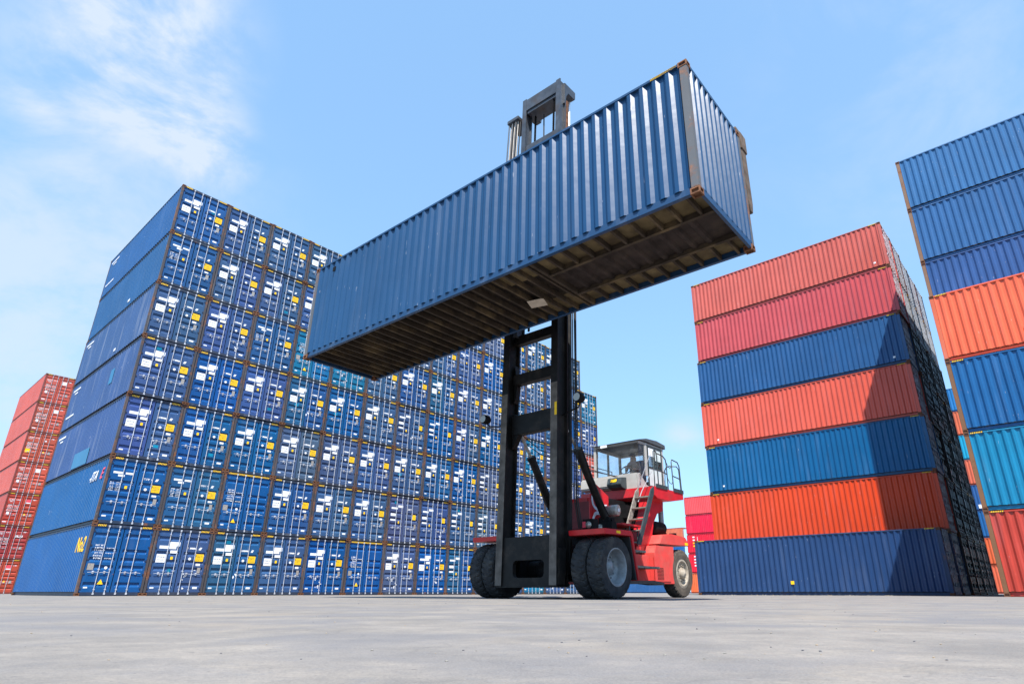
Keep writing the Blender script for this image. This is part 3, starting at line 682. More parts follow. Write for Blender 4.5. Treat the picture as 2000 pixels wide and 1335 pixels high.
# --- stack closing the alley between the two right-hand blocks
S0 = R0+B*48+A*4.0
scol = [((.50, .10, .05), 'orange'), ((.50, .09, .03), 'deep orange'), ((.012, .09, .26), 'blue'), ((.02, .08, .24), 'navy'), ((.50, .11, .06), 'pale orange'), ((.01, .25, .42), 'sky blue'), ((.50, .11, .05), 'bright orange'), ((.012, .13, .34), 'mid blue')]
for t, (cr, nm) in enumerate(scol):
    cc = container(S0+Z*2.603*t, YA, cr, f"{nm} container glimpsed in the gap between the right-hand blocks, {TIER[t] if t < 6 else ('seventh tier' if t == 6 else 'topmost')}", 'containers closing the alley', K=ST, H=2.591, doors=False, seed=800+t, castings='none', sides='a', end=False)
    if t == 3: link('marking', MB().box(-8.6, -6.2, .002, .006, .25, .62).mesh('marking', M_white), cc)

# --- pinkish red stack behind the middle-right block
P0 = Vector((19.66, 88.27, 0))
pcol = [((.60, .12, .04), 'orange'), ((.60, .012, .035), 'scarlet'), ((.60, .012, .035), 'scarlet with white and yellow characters'), ((.62, .012, .05), 'plain bright crimson'), ((.62, .07, .08), 'faded pink-red')]
for t, (cr, nm) in enumerate(pcol):
    cc = container(P0+A*CL+Z*2.603*t, YA, cr, f"{nm} container, {TIER[t] if t < 4 else 'topmost'}, far stack behind the handler's rear wheel", 'far red containers behind the handler', K=ST, H=2.591, doors=False, seed=820+t, castings='none', sides='a', end=True)
    if t in (1, 2):
        for k in range(4):
            q = MB(); q.box(-CL+.9, -CL+1.2, .003, .007, 2.1-k*.40, 2.28-k*.40, 1 if (t == 2 and k > 1) else 0)
            link('marking', q.mesh('marking', [M_white, M_yellow]), cc)
        q = MB(); q.box(-CL+1.6, -CL+1.66, .003, .007, .9, 2.2, 0); link('marking', q.mesh('marking', [M_white, M_yellow]), cc)

# --- low mixed stack seen past the handler's tail
T0 = Vector((22.75, 104.3, 0))
tcol = [((.02, .085, .23), 'dusty blue'), ((.01, .08, .24), 'dark blue'), ((.005, .09, .30), 'vivid blue'), ((.50, .13, .07), 'faded orange')]
for k_ in range(2):
    for t, (cr, nm) in enumerate(tcol):
        container(T0-A*(CL+.15)*k_+Z*2.603*t, YA, cr, f"{nm} container, {TIER[t]}, farthest low stack {'left of' if k_ else 'behind'} the handler's counterweight" , 'farthest low stack behind the handler', K=ST, H=2.591, doors=False, seed=840+t+k_*9, castings='none', sides='a', end=False)

# ---------------------------------------------------------------- the lifted container
YF = -0.678
FA = Vector((cos(YF), sin(YF), 0)); FB = Vector((-sin(YF), cos(YF), 0))
F0 = Vector((2.50, 8.18, 6.33))
FCOL = (.009, .048, .125)
lift = container(F0-FA*CL+FB*CW, YF+pi, FCOL, 'dark blue container held high in the air by the red handler, showing its ribbed underside', None, doors=True, mark='A', seed=900, castings='all', sides='ab', frame='frame_lift', fcol=(.010, .045, .115), posts=((.085, .09, .10), 'old'))
for ch in list(lift.children):
    if ch.name.startswith('floor'): bpy.data.objects.remove(ch)
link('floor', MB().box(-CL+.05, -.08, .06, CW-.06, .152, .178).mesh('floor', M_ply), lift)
M_bay = plain('lit_plywood', (.135, .10, .052), .85, 0, .4, 3.0, .2, .2, (.05, .035, .025), .7); M_tun = plain('tunnel_steel', (.030, .022, .020), .8, 0, .4, 4, .2, .2, (.075, .055, .04), .5)  # bay plywood is a lighter copy, ground bounce put into its colour
for ya_, yb_ in ((.0485, .056), (CW-.056, CW-.0485)): link('rail_liner', MB().box(-CL+.17, -.17, ya_, yb_, .0285, .150).mesh('rail_liner', M_under), lift)
# the yard sees local side b ... crossmembers under the floor
xs = [-.36-.3185*i for i in range(26)]
for x in xs:
    q = MB(); q.box(x-.004, x+.004, .07, CW-.07, .03, .150); q.box(x-.004, x+.044, .07, CW-.07, .024, .0305); link('cross_member', q.mesh('cross_member', M_under), lift)
tx = xs[-1]-.12
for i in range(9):                                  # outriggers either side of the gooseneck tunnel
    x = tx-.40-.385*i
    if x < -CL+.2: break
    for ya_, yb_ in ((.07, .70), (CW-.70, CW-.07)):
        q = MB(); q.box(x-.004, x+.004, ya_, yb_, .03, .150); q.box(x-.004, x+.044, ya_, yb_, .024, .0305); link('outrigger', q.mesh('outrigger', M_under), lift)
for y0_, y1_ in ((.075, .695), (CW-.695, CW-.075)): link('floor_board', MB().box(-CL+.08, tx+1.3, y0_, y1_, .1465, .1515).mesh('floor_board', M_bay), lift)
for yy in (.70, CW-.712):
    link('tunnel_rail', MB().box(-CL+.075, tx+.02, yy, yy+.012, .018, .149).box(-CL+.075, tx+.02, yy-.03, yy+.042, .012, .0185).mesh('tunnel_rail', M_under), lift)
q = MB(); q.box(tx-.02, tx+.05, .07, CW-.07, .016, .149); link('tunnel_bolster', q.mesh('tunnel_bolster', M_under), lift)
q = MB(); x = tx-.05; q.box(-CL+.08, tx-.03, .715, CW-.715, .128, .146)
for i in range(10):
    x = tx-.2-.32*i
    q.prism([(x, .127), (x-.04, .075), (x-.12, .075), (x-.16, .127)], 'y', .72, CW-.72)
link('gooseneck_tunnel', q.mesh('gooseneck_tunnel', M_tun), lift)
pl = link('placard', MB().box(-.2, .2, -.16, .16, -.004, .004).mesh('placard', plain('tan_board', (.42, .36, .29), .8)), lift, None, (-7.45, .95, .010), .35)
pl.rotation_euler = (.06, .05, .35)
link('vent', MB().box(-1.05, -.93, CW-.008, CW+.012, H_ if False else 2.50, 2.64).mesh('vent', M_dark), lift)
link('hazard_stripe', MB().box(-CL+.2, -CL+.75, CW-.006, CW-.002, 2.835, 2.885).mesh('hazard_stripe', M_yellow), lift)

# ---------------------------------------------------------------- the container handler
UC = -.70
OO = Vector((-.698, 13.925, 0))+FA*UC
hd = thing('container_handler', 'red container handler with tall black mast holding up the blue container', 'container handler', OO, YF)
def hp(name, mb, mat, parent=None, bevel=0, label=None, shear=0.0):
    me = mb.mesh(name, mat, bevel) if isinstance(mb, MB) else mb
    if shear:
        for v in me.vertices:
            v.co.x += shear*v.co.z
            if shear > .02: v.co.z *= .985
    return link(name, me, parent or hd, None, label=label)
SH = .013; SH2 = .0235
# outer mast uprights (I sections)
def ibeam(mb, x0, x1, y0, y1, z0, z1, t=.045, w=.05):
    xm = (x0+x1)/2
    mb.box(x0, x1, y0, y0+t, z0, z1); mb.box(x0, x1, y1-t, y1, z0, z1); mb.box(xm-w/2, xm+w/2, y0+t, y1-t, z0, z1); return mb
for x0, x1 in ((-.93, -.71), (.79, 1.01)):
    u = hp('mast_upright', ibeam(MB(), x0, x1, 1.0, 1.46, .28, 9.3), M_mast, shear=SH)
    s = 1 if x0 > 0 else -1; xo = x1 if s > 0 else x0
    gz = MB(); gz.prism([(xo-s*.12, .3), (xo+s*.01, .3), (xo+s*.05, .55), (xo+s*.05, 1.12), (xo-s*.12, 1.12)] if s > 0 else [(xo+.12, .3), (xo+.12, 1.12), (xo-.05, 1.12), (xo-.05, .55), (xo-.01, .3)], 'y', 1.055, 1.30)
    hp('mast_foot', gz, M_mast, u, .008, shear=SH)
    hp('front_strip', MB().box(x0+.004, x1-.004, .992, .9985, .30, 5.2), M_front, u, shear=SH)
    bp_ = MB(); bp_.box(xo-s*.02 if s > 0 else xo-.16, xo+.16 if s > 0 else xo+.02, 1.05, 1.42, .28, 1.25)
q = MB(); q.box(-.71, .79, 1.04, 1.16, .87, 1.42); q.box(-.71, .79, 1.04, 1.16, .28, .47); q.box(-.71, -.38, 1.04, 1.16, .468, .872); q.box(.60, .79, 1.04, 1.16, .468, .872)
for cx, cz, sx, sz in ((-.38, .47, 1, 1), (.60, .47, -1, 1), (-.38, .87, 1, -1), (.60, .87, -1, -1)): q.prism([(cx-sx*.002, cz-sz*.002), (cx+sx*.09, cz-sz*.002), (cx+sx*.03, cz+sz*.03), (cx-sx*.002, cz+sz*.09)], 'y', 1.043, 1.157)
q.box(-.93, 1.01, 1.02, 1.5, .255, .283)
hp('mast_crossplate', q, M_mast, shear=SH)
for z0, z1 in ((4.08, 4.62), (5.50, 5.80), (6.70, 6.96), (8.95, 9.28)): hp('mast_crossbar', MB().box(-.74, .82, 1.22, 1.44, z0, z1), M_mast, None, .012, shear=SH)
q = MB(); q.prism([(-.72, 3.72), (-.72, 4.7), (-.55, 4.6), (-.5, 4.1)], 'y', 1.25, 1.42); q.prism([(-.72, 5.0), (-.66, 5.1), (-.6, 5.45), (-.72, 6.1)], 'y', 1.26, 1.41); hp('mast_gusset', q, M_mast, shear=SH)
hp('mast_sticker', MB().box(.93, 1.0, .984, .990, 4.32, 4.66), M_yellow, shear=SH)
# inner raised mast
im = hp('inner_mast', (lambda m: (ibeam(m, -.74, -.58, 1.08, 1.40, 7.0, 15.62, .04, .05), ibeam(m, .66, .82, 1.08, 1.40, 7.0, 15.62, .04, .05), m)[2])(MB()), M_mast2, shear=SH2)
q = MB(); q.box(-.58, .66, 1.08, 1.38, 15.12, 15.58); q.box(-.56, .64, 1.12, 1.62, 15.0, 15.12); hp('mast_head', q, M_mast2, im, .01, shear=SH2)
hp('mast_crossbar', MB().box(-.58, .66, 1.14, 1.34, 13.46, 13.72), M_mast2, im, .01, shear=SH2)
q = MB(); q.prism([(1.30, 15.60), (1.30, 14.75), (1.36, 14.8), (1.42, 15.12), (1.50, 15.26), (1.80, 15.26), (1.88, 15.32), (1.88, 15.60)], 'x', .60, .84)
hp('cylinder_bracket', q, M_mast2, im, .02, shear=SH2)
q = MB(); q.prism([(1.38, 15.60), (1.38, 15.2), (1.92, 15.24), (1.98, 15.60)], 'x', -.86, -.62); hp('cylinder_bracket', q, M_mast2, im, .02, shear=SH2)
hp('mast_channel', MB().box(.68, .80, 1.402, 1.56, 9.4, 15.0), M_rust, im, shear=SH2)
for x in (.78, -1.15):
    c_ = hp('lift_cylinder', MB().tube([(x, 1.80, .55), (x, 1.80, 8.6)], .075, 14).lathe([(-.06, .0), (-.06, .11), (.06, .11), (.06, .0)], (x, 1.80, 8.6), 14, axis='z'), M_mast, shear=SH)
    hp('chrome_rod', MB().tube([(x+.02, 1.80, 8.6), (x+.02, 1.80, 15.06)], .048, 12), M_chrome, c_, shear=SH)
for x, yc in ((-.42, 1.38), (.50, 1.19)):
    q = MB(); z = 7.2
    while z < 15.0:
        q.box(x-.028, x+.028, yc-.02, yc+.02, z, z+.045); q.box(x-.016, x+.016, yc-.035, yc+.035, z+.045, z+.075); z += .075
    hp('lift_chain', q, M_dark, im, shear=SH2)
hp('hydraulic_hose', MB().tube([(-.08, 1.4, 14.9), (-.06, 1.42, 13), (-.1, 1.42, 9.4)], .022, 6), M_black, im, shear=SH2)
# hose bundle and its bracket
q = MB(); q.prism([(1.0, 15.05), (1.5, 15.05), (1.62, 14.93), (1.62, 14.82), (1.0, 14.92)], 'x', -1.34, -.86); hb = hp('hose_bracket', q, M_mast2, im, .01, shear=SH2)
for i in range(9):
    x = -1.30+i*.05; y = 1.05+.05*(i % 3)
    hp('hydraulic_hose', MB().tube([(x+.02, y, 14.95), (x-.02, y, 13.5), (x-.05, y, 12), (x-.02, y, 9.2)], .021, 6), [M_mast2, M_tan, M_black][i % 3], hb, shear=SH2)
# side hoses down the right of the lower mast
for i in range(4):
    x = 1.13+.03*i; y = 1.5+.02*(i % 2)
    hp('hydraulic_hose', MB().tube([(x, y, 8.6), (x+.03*sin(i), y, 6), (x+.02, y+.02, 4), (x-.03, y+.1, 2.2), (x-.05, y+.3, 1.6)], .016, 6), M_black, shear=SH)
# carriage and spreader (behind the lifted container)
q = MB(); q.box(-.62, .72, .55, .98, 7.2, 9.2); q.box(-1.1, 1.2, .42, .60, 7.6, 9.3); hp('carriage', q, M_mast, None, .01, shear=SH)
XC = -UC
sp = hp('spreader_beam', MB().box(XC-6.0, XC+6.0, .12, .42, 8.75, 9.22).box(XC-2.6, XC+2.6, .10, .45, 8.70, 9.27), M_mast, None, .01)
for s in (-1, 1):
    xe = XC+s*6.10; q = MB()
    q.box(min(xe-.22*s, xe), max(xe-.22*s, xe), .03, .34, 8.9, 9.33); q.prism([(.03, 9.33), (-.16, 9.33), (-.2, 9.28), (-.2, 9.235), (.03, 9.235)], 'x', min(xe-.20*s, xe-.01*s), max(xe-.20*s, xe-.01*s))
    q.prism([(.05, 9.0), (.30, 9.0), (.28, 7.6), (.22, 7.35), (.10, 7.35), (.05, 7.5)], 'x', min(xe-.16*s, xe-.02*s), max(xe-.16*s, xe-.02*s))
    hp('spreader_arm', q, M_arm, sp, .01)
# work lamps on the mast
for s in (-1, 1):
    xl = .0+s*1.62; xo = .04+s*.9
    lp = hp('work_lamp', MB().lathe([(-.02, .0), (-.02, .105), (.0, .13), (.12, .135), (.2, .10), (.24, .0)], (xl, 1.02, 4.66), 18, axis='y'), M_dark, shear=SH)
    hp('lamp_glass', MB().lathe([(0, 0), (0, .10)], (xl, .985, 4.66), 18, axis='y'), M_lamp, lp, shear=SH)
    hp('lamp_arm', MB().tube([(xl, 1.15, 4.56), (xl-s*.1, 1.2, 4.46), (xo, 1.3, 4.38)], .022, 6), M_dark, lp, shear=SH)
# tilt cylinders
for s, lo in ((1, (.86, 3.36, 1.96)), (-1, (-.74, 3.3, 1.96))):
    x = lo[0]; jn = Vector((x, 2.14, 3.62)); up_ = Vector((x-.04*s, 1.55, 4.28)); lo = Vector(lo)
    c_ = hp('tilt_cylinder', MB().tube([lo, jn], .108, 16).tube([jn-(jn-lo).normalized()*.06, jn+(jn-lo).normalized()*.05], .125, 16), M_mast)
    hp('cylinder_rod', MB().tube([jn, up_], .040, 10), M_tan, c_)
    hp('pivot', MB().box(x-.16, x+.16, lo.y-.12, lo.y+.20, lo.z-.16, lo.z+.06).tube([(x-.2, lo.y+.05, lo.z-.03), (x+.2, lo.y+.05, lo.z-.03)], .06, 10), M_dark, c_, .01)
    hp('hose', MB().tube([jn+Vector((s*.1, .02, .1)), (x+s*.13, 2.5, 3.1), (x+s*.14, 2.9, 2.5), lo+Vector((s*.1, 0, .1))], .015, 6), M_black, c_)

# wheels
def tyre(cx, cy, r, w, seed, lugs=30):
    n = lugs*4; prof = [(-.5, .62), (-.52, .78), (-.50, .93), (-.44, .985), (-.30, 1.0), (-.10, 1.0), (.10, 1.0), (.30, 1.0), (.44, .985), (.50, .93), (.52, .78), (.5, .62)]
    vs = []
    for a, q in prof:
        for k in range(n):
            t = 2*pi*(k+.0)/n; rr_ = r*q
            if q > .9:
                ph = (k+(2 if a > 0 else 0)+int(abs(a)*6)) % 4
                if ph == 0 and abs(a) > .08: rr_ -= .034 if .2 < abs(a) < .47 else .006
            vs.append((cx+a*w, cy+rr_*cos(t), r+rr_*sin(t)))
    fs = [(i*n+k, i*n+(k+1) % n, (i+1)*n+(k+1) % n, (i+1)*n+k) for i in range(len(prof)-1) for k in range(n)]
    for v_i, v in enumerate(vs):
        if v[2] < .004: vs[v_i] = (v[0], v[1], .004)
    return MB().add(vs, fs, 0, False)
def rim(cx, cy, r0, w, s, deep, mat, par, k=1.0):
    q = MB(); e = w*.48; r = r0*k; cz = r0
    q.lathe([(s*(e-.01), .645*r0), (s*e, .645*r), (s*(e+.01), .60*r), (s*e, .57*r), (s*(e-deep*.7), .54*r), (s*(e-deep), .50*r), (s*(e-deep), .28*r), (s*(e-deep+.02), .25*r)], (cx, cy, cz), 36)
    o_ = hp('rim', q, mat, par)
    h = MB(); h.lathe([(s*(e-deep), .28*r), (s*(e-deep+.07), .25*r), (s*(e-deep+.12), .17*r), (s*(e-deep+.14), .0)], (cx, cy, cz), 20)
    hp('hub', h, mat, par)
    b_ = MB()
    for k in range(12):
        t = 2*pi*k/12; yy = cy+.38*r*cos(t); zz = cz+.38*r*sin(t); b_.tube([(cx+s*(e-deep-.01), yy, zz), (cx+s*(e-deep+.045), yy, zz)], .019, 6)
    hp('wheel_nuts', b_, mat, par)
for s in (-1, 1):
    for xx in (1.89, 1.44):
        wv = link('wheel', None, hd)
        hp('tyre', tyre(s*xx, 1.9, .69, .40, 1), M_tyre, wv)
        rim(s*xx, 1.9, .69, .40, s if xx > 1.5 else -s, .27 if xx > 1.5 else .12, M_rim if xx > 1.5 else M_dark, wv)
    wv = link('wheel', None, hd)
    tm = hp('tyre', tyre(s*1.31, 6.33, .66, .38, 2), [M_tyre, M_tyre2], wv)
    for p_ in tm.data.polygons:
        if abs(p_.normal.x) > .6: p_.material_index = 1
    rim(s*1.31, 6.33, .66, .38, s, .06, M_rim2, wv, .86)
hp('axle', MB().tube([(-1.2, 1.9, .69), (1.2, 1.9, .69)], .20, 16).lathe([(-.30, 0), (-.28, .22), (-.12, .33), (.12, .33), (.28, .22), (.30, 0)], (.15, 1.86, .66), 20), M_dark)
hp('axle', MB().tube([(-1.15, 6.33, .66), (1.15, 6.33, .66)], .12, 12), M_dark)

# fenders
for s in (-1, 1):
    q = MB(); q.prism([(1.38, 1.40), (1.36, 1.52), (2.52, 1.54), (2.60, 1.46), (2.80, .42), (2.74, .41), (2.50, 1.42)], 'x', *sorted((s*1.10, s*2.14)))
    fo = hp('fender', q, M_red, None, .008)
    hp('mudflap', MB().prism([(2.46, 1.40), (2.49, 1.40), (2.73, .42), (2.68, .42)], 'x', *sorted((s*1.13, s*2.11))), M_black, fo)
    if s > 0: hp('reflector', MB().box(2.141, 2.145, 1.85, 2.02, 1.44, 1.50), M_yellow, fo)
    xb = s*1.42
    lp = hp('lamp_box', MB().box(xb-.16, xb+.16, 1.72, 1.95, 1.54, 1.80), M_dark, fo, .01)
    hp('headlamp', MB().lathe([(-.03, 0), (-.02, .075), (.06, .08)], (xb+.03, 1.70, 1.66), 16, axis='y'), M_lamp, lp)
    hp('marker_lamp', MB().box(xb-.15, xb-.06, 1.705, 1.725, 1.60, 1.74), M_pink, lp)
# chassis
hp('chassis', MB().box(-.68, .68, 2.1, 6.0, .50, 1.25).box(-.62, .62, 6.0, 7.0, .55, 1.12).box(-1.1, 1.15, 2.9, 5.6, .42, .70), M_dark, None, .02)
hp('mast_mount', MB().box(-.66, -.5, 1.46, 2.3, .45, 1.0).box(.5, .66, 1.46, 2.3, .45, 1.0), M_dark, None, .01)
# front red box with side cheeks
q = MB(); q.prism([(3.0, 1.72), (3.0, 2.44), (3.75, 2.44), (3.75, 1.58), (3.12, 1.58)], 'x', -.58, .58); hp('front_box', q, M_redshade, None, .012)
hp('top_rim', MB().box(-.56, .20, 3.45, 3.55, 2.44, 2.62), M_red)
for s in (-1, 1):
    q = MB(); q.prism([(2.97, 1.74), (2.97, 2.46), (3.20, 2.96), (3.88, 2.66), (3.88, 1.60), (3.14, 1.56)], 'x', *sorted((s*.585, s*.625)))
    ck = hp('side_cheek', q, M_red, None, .006)
    if s > 0:
        m = MB()
        def arc(mb, cy, cz, ro, ri, a0, a1):
            n = 18; vs = []
            for k in range(n+1):
                a = a0+(a1-a0)*k/n; vs += [(.628, cy+ro*cos(a), cz+ro*sin(a)*1.05), (.628, cy+ri*cos(a), cz+ri*sin(a)*1.05)]
            mb.add(vs, [(2*k, 2*k+1, 2*k+3, 2*k+2) for k in range(n)])
        arc(m, 3.34, 1.90, .29, .20, radians(60), radians(290)); arc(m, 3.30, 2.50, .27, .19, radians(160), radians(275))
        m.add([(.628, 3.70, 2.40), (.628, 3.78, 2.42), (.628, 3.78, 2.12), (.628, 3.72, 2.12)], [(0, 1, 2, 3)]); m.add([(.628, 3.52, 2.36), (.628, 3.70, 2.42), (.628, 3.70, 2.30), (.628, 3.56, 2.26)], [(0, 1, 2, 3)])
        hp('lettering', m, M_white, ck)
hp('air_cleaner', MB().lathe([(-.32, .0), (-.32, .14), (.10, .15), (.12, .12), (.13, .0)], (.98, 3.62, 2.22), 22), M_tan, None)
hp('air_cleaner_cap', MB().lathe([(0, .05), (.01, .0)], (1.115, 3.62, 2.22), 12), M_white)
hp('shelf', MB().box(.7, 1.38, 3.35, 4.35, 1.80, 1.85), M_red)
for y in (3.75, 4.15): hp('shelf_post', MB().tube([(1.34, y, 1.3), (1.34, y, 1.80)], .018, 6), M_rail)
hp('control_box', MB().box(1.0, 1.3, 2.95, 3.2, 1.5, 1.86), M_dark, None, .01)
hp('headlamp', MB().lathe([(-.04, 0), (-.03, .085), (.05, .09)], (.92, 2.98, 1.72), 16, axis='y'), M_lamp)
# engine bay
hp('engine', MB().box(-.85, .62, 4.0, 5.9, 1.2, 2.15).box(-.8, .45, 4.3, 6.1, 2.13, 2.66).box(-.5, .66, 3.86, 4.1, 1.3, 2.5).box(.45, .75, 4.6, 5.0, 2.1, 2.5).box(.62, .85, 4.2, 4.9, 1.2, 1.75), M_dark, None, .03)
for i in range(0): hp('engine_pipe', MB().tube([(.70+.05*i, 4.0+.2*i, 1.9), (.78, 4.2+.2*i, 2.3), (.6, 4.5+.1*i, 2.6)], .025, 6), M_dark)
# side pillars carrying the platform
for s in (-1, 1):
    q = MB(); q.prism([(4.25, 1.15), (4.62, 1.75), (4.95, 2.30), (5.05, 2.68), (6.02, 2.68), (5.98, 2.42), (5.62, 2.30), (5.38, 2.02), (5.22, 1.60), (5.18, 1.15)], 'x', *sorted((s*.92, s*1.18)))
    hp('cab_pillar', q, M_red, None, .012)
# body side
for s in (-1, 1):
    bs = hp('body_side', MB().box(*sorted((s*1.0, s*1.34)), 3.0, 4.72, .42, 1.10).prism([(4.74, .36), (4.72, 1.16), (4.84, 1.36), (5.86, 1.38), (5.78, .36)], 'x', *sorted((s*1.08, s*1.50))), M_redlit, None, .012)
    hp('side_door', MB().box(*sorted((s*1.50, s*1.518)), 4.68, 5.55, .42, 1.10), M_redlit, bs, .005)
    q = MB(); 
    for i in range(8):
        for j in range(9): q.box(*sorted((s*1.5185, s*1.521)), 4.80+i*.045, 4.83+i*.045, .46+j*.036, .482+j*.036)
    hp('grille', q, M_dark, bs)
    for k, (x1, y0, y1, z) in enumerate(((1.76, 2.80, 3.84, 1.12), (1.80, 2.80, 4.45, .74))): hp('side_step', MB().box(*sorted((s*1.34, s*x1)), y0, y1, z-.02, z+.035), M_step, bs, .006)
    q = MB(); q.prism([(2.7, .33), (2.7, .40), (4.05, .43), (4.60, .38), (4.62, .32), (4.05, .35)], 'x', *sorted((s*1.30, s*1.82))); hp('running_board', q, M_rail, bs, .006)
# counterweight
q = MB(); q.prism([(5.0, 1.40), (5.2, 1.66), (5.75, 1.72), (6.62, 1.68), (6.88, 1.44), (5.9, 1.41)], 'x', -1.48, 1.52); hp('counterweight', q, M_redlit, None, .015)
hp('counterweight_lamp', MB().box(1.522, 1.53, 6.55, 6.72, 1.45, 1.52), M_yellow)
hp('exhaust', MB().tube([(.92, 6.30, 1.72), (.92, 6.30, 2.9)], .080, 14).lathe([(-.03, .0), (-.03, .12), (.03, .12), (.03, 0)], (.92, 6.30, 1.88), 14, axis='z'), M_rim)
hp('air_tank', MB().lathe([(-.36, 0), (-.34, .16), (-.30, .19), (.30, .19), (.34, .16), (.36, 0)], (1.0, 5.82, 1.92), 18, axis='y'), M_dark)
q = MB(); r9 = random.Random(8)
for i in range(9): y = 6.0+i*.07; x = r9.uniform(.2, 1.2); q.box(x, x+.2, y, y+.09, 1.68, 1.68+r9.uniform(.08, .2))
hp('engine_fittings', q, M_dark)
# platform
q = MB(); q.prism([(4.95, 2.74), (4.95, 3.0), (6.74, 3.0), (6.74, 2.80), (5.9, 2.66), (5.1, 2.66)], 'x', -1.1, 1.5); pf = hp('cab_platform', q, M_red, None, .01)
hp('toe_board', MB().box(1.502, 1.52, 5.05, 5.72, 2.97, 3.08).box(1.502, 1.52, 6.12, 6.74, 2.97, 3.08), M_rail, pf)
def rail(pts, par=pf, r=.018, m=M_rail, nm='handrail'): hp(nm, MB().tube(pts, r, 8), m, par)
rail([(1.47, 5.05, 3.0), (1.47, 5.05, 4.02), (1.47, 5.12, 4.08), (1.47, 5.22, 4.04), (1.47, 5.26, 3.9), (1.47, 5.27, 3.0)])
rail([(1.47, 5.27, 4.0), (1.47, 5.62, 3.98), (1.47, 5.78, 3.9), (1.47, 5.82, 3.78), (1.47, 5.86, 3.0)])
rail([(1.47, 5.27, 3.52), (1.47, 5.84, 3.46)])
rail([(1.47, 5.80, 3.86), (1.47, 5.92, 3.72), (1.47, 6.05, 3.66), (1.47, 6.16, 3.78)], r=.009, nm='safety_chain')
rail([(1.47, 5.85, 3.36), (1.47, 5.98, 3.22), (1.47, 6.10, 3.20), (1.47, 6.18, 3.30)], r=.009, nm='safety_chain')
rail([(1.47, 6.20, 3.0), (1.47, 6.16, 3.88), (1.47, 6.20, 3.96), (1.47, 6.56, 3.93), (1.47, 6.66, 3.82), (1.47, 6.72, 3.0)])
rail([(1.47, 6.18, 3.46), (1.47, 6.69, 3.42)])
rail([(1.05, 6.50, 3.0), (1.05, 6.5, 3.72), (1.1, 6.5, 3.8), (1.2, 6.52, 3.84), (1.40, 6.62, 3.82), (1.45, 6.66, 3.72), (1.46, 6.70, 3.0)])
rail([(-1.05, 5.0, 3.0), (-1.05, 5.0, 3.95), (-1.05, 6.7, 3.95), (-1.05, 6.7, 3.0)]); rail([(-1.05, 5.0, 3.48), (-1.05, 6.7, 3.48)])
rail([(1.46, 4.92, 3.92), (1.40, 4.9, 3.80), (.98, 4.92, 2.98), (.98, 4.94, 2.80)], r=.012, m=M_galv)
rail([(1.46, 4.90, 3.40), (1.20, 4.75, 2.85), (1.12, 4.65, 2.55)], r=.012, m=M_galv)
# ladder
ld = link('ladder', None, hd)
for x in (1.0, 1.5):
    q = MB(); q.prism([(3.84, 1.34), (4.02, 1.32), (4.90, 2.80), (4.90, 2.98), (4.74, 2.88)], 'x', x-.02, x+.02); hp('stringer', q, M_step if x < 1.2 else M_rail, ld, .004)
for k in range(5):
    t = k/4.3; y = 3.93+.80*t; z = 1.37+1.38*t; hp('rung', MB().box(1.02, 1.48, y-.05, y+.16, z, z+.035), M_step, ld, .004)
# cab
cb = link('cab', None, hd)
q = MB(); q.prism([(5.02, 3.0), (5.0, 3.44), (5.14, 3.47), (5.50, 3.16), (5.62, 3.14), (5.62, 3.0)], 'x', .90, .95)
q.box(-.68, .90, 5.0, 5.14, 3.0, 3.46); q.box(-.68, -.63, 5.14, 6.65, 3.0, 3.46); q.box(-.68, .95, 6.60, 6.66, 3.0, 3.46); q.box(.90, .95, 6.52, 6.64, 3.0, 4.50); q.box(-.63, .9, 5.14, 6.6, 3.0, 3.04)
hp('cab_body', q, M_cab, cb, .01)
hp('nose', MB().prism([(4.70, 3.06), (4.72, 3.38), (5.0, 3.44), (5.0, 3.0)], 'x', -.95, .10), M_cab, cb, .04)
q = MB()
for x0, x1, y0, y1 in ((-.68, -.60, 5.10, 5.20), (.90, .95, 5.50, 5.62), (-.68, -.62, 6.55, 6.65), (.24, .30, 6.60, 6.65), (-.68, -.62, 5.85, 5.91)): q.box(x0, x1, y0, y1, 3.44, 4.46)
q.box(-.68, .95, 6.60, 6.65, 4.34, 4.46); q.box(-.66, .93, 5.13, 5.19, 4.40, 4.46); q.box(-.68, -.63, 5.15, 6.6, 4.36, 4.46); q.box(.89, .94, 5.15, 6.6, 4.38, 4.46)
hp('cab_frame', q, M_cab, cb, .006)
q = MB(); q.prism([(5.02, 4.455), (5.10, 4.475), (5.55, 4.58), (6.2, 4.62), (6.72, 4.57), (6.74, 4.44), (6.6, 4.46), (5.5, 4.48)], 'x', -.76, 1.0); hp('cab_roof', q, M_cabdark, cb, .012)
hp('sun_visor', MB().box(-.35, -.12, 5.0, 5.03, 4.36, 4.44), M_white, cb)
hp('windscreen', MB().box(-.60, .92, 5.135, 5.143, 3.46, 4.40), M_glass, cb)
q = MB(); q.prism([(5.15, 3.46), (5.50, 3.18), (5.50, 4.38), (5.15, 4.40)], 'x', .922, .930); hp('corner_window', q, M_glass, cb)
hp('rear_window', MB().box(-.60, .24, 6.62, 6.628, 3.47, 4.33).box(.31, .90, 6.62, 6.628, 3.47, 4.33), M_glass, cb)
hp('left_window', MB().box(-.655, -.648, 5.2, 6.55, 3.47, 4.35), M_glass, cb)
dr = link('cab_door', None, cb)
q = MB(); q.box(.93, .965, 5.63, 5.68, 3.12, 4.40); q.box(.93, .965, 6.46, 6.52, 3.12, 4.40); q.box(.93, .965, 5.68, 6.46, 4.34, 4.40); q.box(.93, .965, 5.68, 6.46, 3.12, 3.17); q.box(.93, .965, 5.68, 6.46, 3.70, 3.75); q.box(.93, .965, 6.05, 6.09, 3.75, 4.34)
hp('door_frame', q, M_rail, dr, .004)
